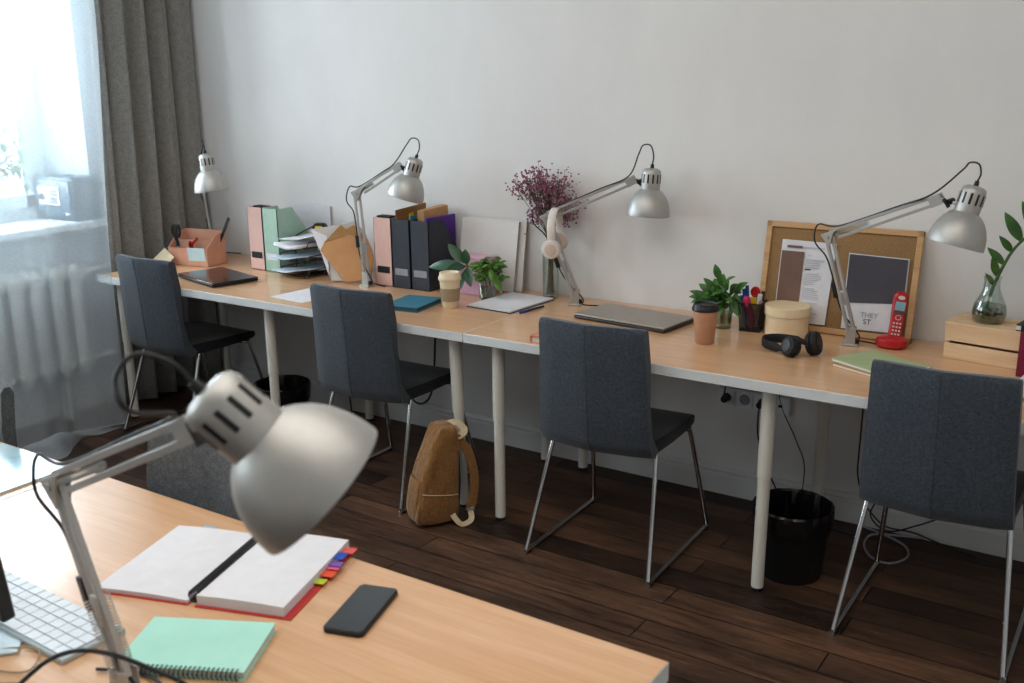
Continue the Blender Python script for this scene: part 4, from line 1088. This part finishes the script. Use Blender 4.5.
tag(at(MB().lathe([(.003, -.06), (.004, -.055), (.004, .07)], 8, Matrix.Rotation(PI/2, 4, 'X') @ Tr(0, .0041, 0)).build('pencil', m_kraftd), (1.843, -.545, T), rad(-20)), 'brown pencil lying in front of the white note block', 'pencil')

# ------------------------------------------------------------------ below the desks
so = thing('socket_strip', 'white four-gang wall socket strip above the waste bin', 'socket', (.848, -.0, .415))
MB().b2((-.145, -.018, -.037), (.145, -.0005, .037)).build('housing', m_whiteplas, so, bevel=.003)
for k in range(4):
    x = -.108+.072*k
    g = MB().b2((x-.033, -.0215, -.033), (x+.033, -.018, .033)).build('socket_plate', m_whiteplas, so, bevel=.002)
    if k == 1: MB().lathe([(.021, 0), (.019, .004), (.019, .0045)], 20, Tr(x, -.0215, 0) @ Matrix.Rotation(PI/2, 4, 'X')).build('socket_well', m_ink, g)
    if k == 3: MB().b2((x-.008, -.0235, -.006), (x+.008, -.0215, .004)).build('data_port', m_blk, g)
def cable(label, plug, pts, r=.0032):
    p0 = Vector(plug); t = thing('power_cable', label, 'cable', p0)
    MB().cyl(p0, p0+Vector((0, -.034, -.002)), .018, .013, 14).build('plug', m_blk, t, off=p0)
    MB().tube([p0+Vector((0, -.03, -.004))]+pts, r, 7, 6).build('cord', m_cord, t, off=p0)
cable('black cable plugged into the leftmost socket, running up behind the desk', (.740, -.0216, .415), [Vector((.742, -.058, .42)), Vector((.745, -.05, .5)), Vector((.75, -.02, .66))])
cable('black cable plugged in beside the desk leg, hanging to the floor', (.884, -.0216, .415), [Vector((.884, -.06, .36)), Vector((.886, -.05, .28)), Vector((.92, -.04, .17)), Vector((.99, -.05, .05)), Vector((1.06, -.08, .005)), Vector((1.2, -.10, .0045)), Vector((1.30, -.12, .0045))])
def cord(label, pts, r=.003, mat=m_cord):
    o = MB().tube(pts, r, 7, 8).build('cord', mat); return tag(o, label, 'cord')
cord('thin black cord hanging down the wall behind the near waste bin', [(.93, -.022, .70), (.95, -.02, .45), (1.02, -.022, .30), (1.065, -.03, .2), (1.07, -.05, .06), (1.10, -.08, .004)], .0022)
cord('black cord looping along the wall between the bin and the last chair', [(1.27, -.03, .70), (1.265, -.03, .35), (1.27, -.04, .2), (1.31, -.05, .12), (1.36, -.05, .16), (1.33, -.06, .07), (1.40, -.08, .03), (1.50, -.06, .07), (1.62, -.04, .14), (1.74, -.03, .20)], .003)
cord('grey cord coiled in a loop on the floor under the last chair', [(1.30, -.06, .02), (1.37, -.07, .012), (1.47, -.12, .008), (1.50, -.21, .008), (1.46, -.29, .008), (1.39, -.27, .008), (1.345, -.18, .008), (1.35, -.10, .011), (1.42, -.075, .017), (1.52, -.05, .02)], .0042, m_ink)
cord('black cord trailing along the skirting to the right', [(1.30, -.045, .10), (1.38, -.05, .035), (1.48, -.045, .03), (1.60, -.05, .008), (1.70, -.07, .004)], .003)
cord('black cord hanging behind the leftmost desk leg by the far bin', [(-1.32, -.03, .70), (-1.34, -.03, .5), (-1.33, -.035, .36), (-1.25, -.06, .18), (-1.19, -.10, .02)], .004)
cord('black cord drooping under the desk behind the chair by the backpack', [(-.98, -.03, .70), (-.93, -.04, .35), (-.86, -.05, .17), (-.78, -.05, .13), (-.72, -.04, .22), (-.70, -.03, .5)], .005)
def bin_(label, loc):
    t = thing('waste_bin', label, 'waste bin', loc, 0, 'black waste bins')
    MB().lathe([(.100, 0), (.103, .006), (.126, .236), (.129, .240), (.124, .240), (.1, .012)], 40, cap1=False).build('bin_body', m_bin, t)
    rnd = random.Random(8); wv = [rnd.uniform(-1, 1) for _ in range(64)]
    def wob(a, k):
        i = a/(2*PI)*48; return (.010+.006*k*.3)*(math.sin(7*a+k)+.7*math.sin(19*a+2*k)+.4*math.sin(31*a))
    pr = [(.1245, .165), (.130, .185), (.133, .215), (.134, .246), (.129, .252), (.122, .244), (.112, .17), (.10, .09), (.085, .04), (.001, .03)]
    MB().lathe(pr, 96, None, cap0=False, cap1=False, wob=lambda a, k: wob(a, k)*(.5 if k < 2 else .75 if k < 6 else 2.2)).build('bin_liner', m_liner, t, smooth=30)
    return t
bn = bin_('black waste bin with a liner beside the tall desk leg and last chair', (1.185, -.515, 0))
copy_tree(bn, (-1.315, -.435, 0), rad(70), 'black waste bin with a liner near the curtain, half behind the lamp', 'black waste bins')

# backpack leaning on the desk leg
dv = Vector((.521, .853, 0)).normalized(); sv = Vector((.853, -.521, 0)).normalized(); Z = Vector((0, 0, 1))
bc = Vector((-.106, -.832, 0))
bg = thing('backpack', 'ochre canvas backpack slumped against the desk leg on the floor', 'backpack', bc)
def ring(z, cd, cs, hd, hs, e=.32, n=28, dz=0):
    r = []
    for i in range(n):
        a = 2*PI*i/n; c, s = math.cos(a), math.sin(a)
        u = math.copysign(abs(c)**e, c)*hd+cd; v = math.copysign(abs(s)**e, s)*hs+cs
        r.append(dv*u+sv*v+Z*(z+dz*u))
    return r
prof = [(.004, -.006, 0, .055, .048), (.010, -.008, 0, .078, .066), (.035, -.010, 0, .087, .073), (.09, -.004, 0, .087, .075), (.16, .006, 0, .080, .073), (.23, .018, .002, .071, .070), (.29, .030, .004, .060, .066), (.33, .040, .004, .050, .064), (.362, .047, .003, .040, .062), (.378, .050, .002, .033, .058), (.383, .051, .002, .024, .050)]
rings = []
rnd = random.Random(6)
for k, (z, cd, cs, hd, hs) in enumerate(prof):
    r = ring(z, cd, cs, hd, hs)
    for i, p in enumerate(r):
        a = 2*PI*i/28; p += (dv*math.cos(a)+sv*math.sin(a))*(.0045*math.sin(5*a+z*38)+.003*math.sin(9*a-z*70))
    rings.append(r)
MB().rings(rings).build('bag_body', m_bag, bg, subdiv=1, smooth=180)
# side pocket with a stitched hem, facing the room
pr = []
for z, hd, o in ((.012, .070, .069), (.05, .078, .080), (.10, .076, .083), (.135, .072, .081)):
    pr.append((z, hd, o))
vs = []; n = 9
for z, hd, o in pr:
    for i in range(n):
        u = -1+2*i/(n-1); zz_ = z-(.012*(u) if z > .1 else 0)
        vs.append(dv*(u*hd+.000)+sv*(o+.006*(1-u*u)-(.02*max(0, abs(u)-.7)))+Z*zz_)
MB().vf(vs, [(k*n+i, k*n+i+1, (k+1)*n+i+1, (k+1)*n+i) for k in range(3) for i in range(n-1)]).build('side_pocket', m_bag, bg, solid=.004, subdiv=1, smooth=180)
MB().tube([dv*((-1+2*i/10)*.072)+sv*(.084+.006*(1-(-1+2*i/10)**2)-.02*max(0, abs(-1+2*i/10)-.7))+Z*(.134-.012*(-1+2*i/10)) for i in range(11)], .002, 6).build('pocket_hem', m_strap, bg)
# front pocket on the street side
vs = []
for z, o in ((.02, -.091), (.08, -.095), (.15, -.083), (.19, -.071)):
    for i in range(n):
        u = -1+2*i/(n-1); vs.append(dv*(o-.007*(1-u*u)+.012*max(0, abs(u)-.6))+sv*(u*.055)+Z*z)
MB().vf(vs, [(k*n+i, k*n+i+1, (k+1)*n+i+1, (k+1)*n+i) for k in range(3) for i in range(n-1)]).build('front_pocket', m_bag, bg, solid=.004, subdiv=1, smooth=180)
MB().tube([dv*.05+sv*(-.02)+Z*.37, dv*.10+sv*(-.005)+Z*.378, dv*.125+sv*.02+Z*.352, dv*.10+sv*.035+Z*.335, dv*.075+sv*.03+Z*.34], 1, 8, 5, flat=(.030, .004, (.2, -.4, .9))).build('grab_handle', m_strap, bg)
MB().tube([dv*.085+sv*.035+Z*.335, dv*.13+sv*.045+Z*.27, dv*.150+sv*.05+Z*.17, dv*.140+sv*.055+Z*.08, dv*.125+sv*.06+Z*.045], 1, 8, 6, flat=(.034, .008, (.85, -.52, .1))).build('shoulder_strap', m_bag, bg)
MB().tube([dv*.125+sv*.06+Z*.05, dv*.12+sv*.085+Z*.012, dv*.075+sv*.10+Z*.006, dv*.05+sv*.085+Z*.035, dv*.045+sv*.07+Z*.055], 1, 8, 6, flat=(.022, .003, (.3, -.4, .85))).build('adjuster_webbing', m_strap, bg)
MB().box((0, 0, 0), (.03, .006, .016), 0, Matrix.Translation(dv*.124+sv*.064+Z*.046) @ frame(sv, dv).to_4x4()).build('strap_buckle', m_steel, bg)
pn_ = ring(.03, .083, 0, .012, .05, .6); MB().rings([ring(.03, .080, 0, .010, .05, .6), ring(.15, .088, 0, .012, .052, .6), ring(.28, .090, 0, .010, .048, .6)]).build('back_padding', m_bagd, bg)

# ------------------------------------------------------------------ foreground desk things
# open ring-bound notebook
on = thing('open_notebook', 'open ring-bound notebook with coloured index tabs', 'notebook', (.708, -2.483, T), rad(18))
HL = .142
MB().b2((-.213, -HL, 0), (-.008, HL, .0025)).b2((.008, -HL-.002, 0), (.200, HL+.002, .0025)).build('cover', m_redcov, on)
def page(x0, x1, z0, z1, mat, nm, curl):
    vs = []; n = 8
    for i in range(n+1):
        u = i/n
        for j in range(2): vs.append((x0+(x1-x0)*u, -HL+.004+j*(2*HL-.008), z1+curl*math.sin(PI*u)))
    b = [(x0+(x1-x0)*i/n, -HL+.004+j*(2*HL-.008), z0) for i in range(n+1) for j in range(2)]
    m = MB(); o = len(vs)
    fs = [(i*2, i*2+2, i*2+3, i*2+1) for i in range(n)]+[(o+i*2, o+i*2+1, o+i*2+3, o+i*2+2) for i in range(n)]
    fs += [(i*2, o+i*2, o+i*2+2, i*2+2) for i in range(n)]+[(i*2+1, i*2+3, o+i*2+3, o+i*2+1) for i in range(n)]+[(0, 1, o+1, o), (2*n, o+2*n, o+2*n+1, 2*n+1)]
    return m.vf(vs+b, fs).build(nm, mat, on, smooth=30)
page(-.207, -.010, .0025, .008, m_paper, 'left_page', .003)
page(.010, .184, .0025, .021, m_paper, 'right_page', .002)
sp = MB()
for i in range(46):
    y = -HL+.014+i*(2*HL-.028)/45
    sp.tube([(.013*math.cos(a), y, .013+.0125*math.sin(a)) for a in [2*PI*k/10 for k in range(10)]], .0019, 4, 0, True)
sp.build('wire_spiral', m_blk, on)
for nm, (ya, yb2), zt in (('blue', (.062, .092), .017), ('violet', (.040, .060), .014), ('pink', (.030, .052), .012), ('orange', (.004, .028), .010), ('lime', (-.022, -.002), .008), ('coral', (.098, .12), .013)):
    ex = .204 if nm in ('blue', 'lime') else .210
    MB().b2((.176, ya, zt-.0008), (ex, yb2, zt)).build('index_tab', m_tab[nm], on, smooth=0)
MB().b2((-.15, HL-.01, .009), (-.12, HL+.006, .0098)).build('index_tab', m_tab['sky'], on, smooth=0)

# phone
sp_ = thing('smartphone', 'black smartphone lying screen up beside the open notebook', 'phone', (1.028, -2.468, T), rad(17))
def rrect(hw, hl, r, n=6):
    P = []
    for cx, cy, a0 in ((hw-r, hl-r, 0), (-hw+r, hl-r, 90), (-hw+r, -hl+r, 180), (hw-r, -hl+r, 270)):
        for i in range(n+1): a = rad(a0+90*i/n); P.append((cx+r*math.cos(a), cy+r*math.sin(a)))
    return P
MB().prism(rrect(.0385, .082, .011), .0095).build('case', m_blk, sp_, bevel=.002)
MB().prism(rrect(.0355, .079, .009), .0006, Tr(0, 0, .0095)).build('screen', m_phone, sp_)

# mint spiral notebook
mn = thing('notebook', 'mint green spiral notebook at the bottom edge of the photo', 'notebook', (.882, -2.712, T), rad(27))
MB().b2((-.107, -.070, .002), (.107, .074, .014)).build('page_block', m_pages, mn)
MB().b2((-.110, -.076, 0), (.110, .076, .002)).b2((-.110, -.076, .014), (.110, .076, .016)).build('cover', m_mintnb, mn, bevel=.0008)
sp = MB()
for i in range(26):
    x = -.098+i*.196/25; sp.tube([(x, -.074+.009*math.cos(a), .0095+.0088*math.sin(a)) for a in [2*PI*k/10 for k in range(10)]], .0011, 4, 0, True)
sp.build('wire_spiral', m_blk, mn)

# keyboard
kbd = thing('keyboard', 'compact white keyboard behind the foreground lamp arm', 'keyboard', (.525, -2.795, T), rad(-1.5))
MB().b2((-.205, -.06, 0), (.205, .06, .011)).build('keyboard_base', m_alu, kbd, bevel=.003)
for j in range(5):
    for i in range(14):
        if j == 0 and 4 <= i <= 8:
            if i != 4: continue
            MB().b2((-.198+i*.0284, -.0545+j*.0222, .011), (-.198+8*.0284+.0262, -.0345+j*.0222, .0145)).build('key', m_key, kbd, smooth=0); continue
        MB().b2((-.198+i*.0284, -.0545+j*.0222, .011), (-.198+i*.0284+.0262, -.0345+j*.0222, .0145)).build('key', m_key, kbd, smooth=0)

# monitor, seen by its right edge
mo = thing('monitor', 'dark monitor edge on a pale metal stand at the left edge', 'monitor', (.30, -2.86, T))
tl = Matrix.Rotation(rad(5), 4, 'X'); mm = Tr(0, 0, .03) @ tl
MB().b2((-.28, -.012, .01), (.29, .012, .36), mm).build('screen_housing', m_blk, mo, bevel=.004)
MB().b2((-.272, .0115, .02), (.272, .0135, .35), mm).build('screen', m_phone, mo)
MB().prism([(-.12, -.075), (.30, -.06), (.335, -.02), (.29, .02), (-.12, .05)], .006).build('stand_foot', m_alu, mo, bevel=.002)
MB().b2((-.10, -.04, .006), (.10, -.022, .20)).build('stand_neck', m_alu, mo, bevel=.003)
cord('thin white and brass earphone wire on the desk below the monitor stand', [(.50, -2.97, T+.004), (.58, -2.93, T+.004), (.66, -2.93, T+.006), (.70, -2.90, T+.004), (.66, -2.86, T+.008), (.60, -2.90, T+.004), (.66, -2.96, T+.004), (.72, -2.93, T+.004)], .0016, m_taupe)
cord('thick black monitor cable arching in front of the foreground lamp arm', [(0.798, -3.010, 0.779), (0.855, -3.006, 0.826), (0.903, -2.984, 0.872), (0.945, -2.962, 0.893), (0.995, -2.941, 0.894), (1.043, -2.915, 0.874), (1.093, -2.890, 0.848), (1.131, -2.858, 0.791)], .0034)
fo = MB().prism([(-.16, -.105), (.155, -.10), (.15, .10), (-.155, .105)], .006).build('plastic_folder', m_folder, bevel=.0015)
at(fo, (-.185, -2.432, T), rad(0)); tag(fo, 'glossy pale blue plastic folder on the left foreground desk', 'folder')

# ------------------------------------------------------------------ light
def area(name, loc, rot, sx, sy, power, col):
    l = bpy.data.lights.new(name, 'AREA'); l.shape = 'RECTANGLE'; l.size = sx; l.size_y = sy; l.energy = power; l.color = col
    o = bpy.data.objects.new(name, l); COL.objects.link(o); o.location = loc; o.rotation_euler = rot; return o
area('sky_window_1', (-3.1, -1.29, 1.8), (0, rad(-90), 0), 2.2, 2.4, 320, (.90, .965, 1))
area('sky_window_2', (-3.1, -4.0, 1.8), (0, rad(-90), 0), 2.2, 2.4, 150, (.90, .965, 1))
area('ceiling_light', (.8, -2.7, 3.12), (0, 0, 0), 4.0, 2.2, 55, (1, .95, .88))
wd = bpy.data.worlds.new('sky'); S.world = wd; wd.use_nodes = True
bgn = wd.node_tree.nodes['Background']; bgn.inputs[0].default_value = (.85, .93, 1, 1); bgn.inputs[1].default_value = 1.5

# ------------------------------------------------------------------ camera
cam = bpy.data.cameras.new('camera'); co = bpy.data.objects.new('camera', cam); COL.objects.link(co)
r_ = Vector((.83328, .55273, -.011405)); u_ = Vector((-.13323, .22079, .96618)); f_ = Vector((-.53655, .80358, -.25762))
co.matrix_world = Matrix.Translation((2.16448, -3.67719, 1.67318)) @ Matrix((r_, u_, -f_)).transposed().to_4x4()
cam.sensor_width = 36; cam.lens = 1020.79/1024*36; cam.clip_start = .05
cam.dof.use_dof = True; cam.dof.focus_distance = 4.0; cam.dof.aperture_fstop = 5.6
S.camera = co
S.view_settings.view_transform = 'Standard'; S.view_settings.look = 'None'; S.view_settings.exposure = .03; S.view_settings.gamma = .93
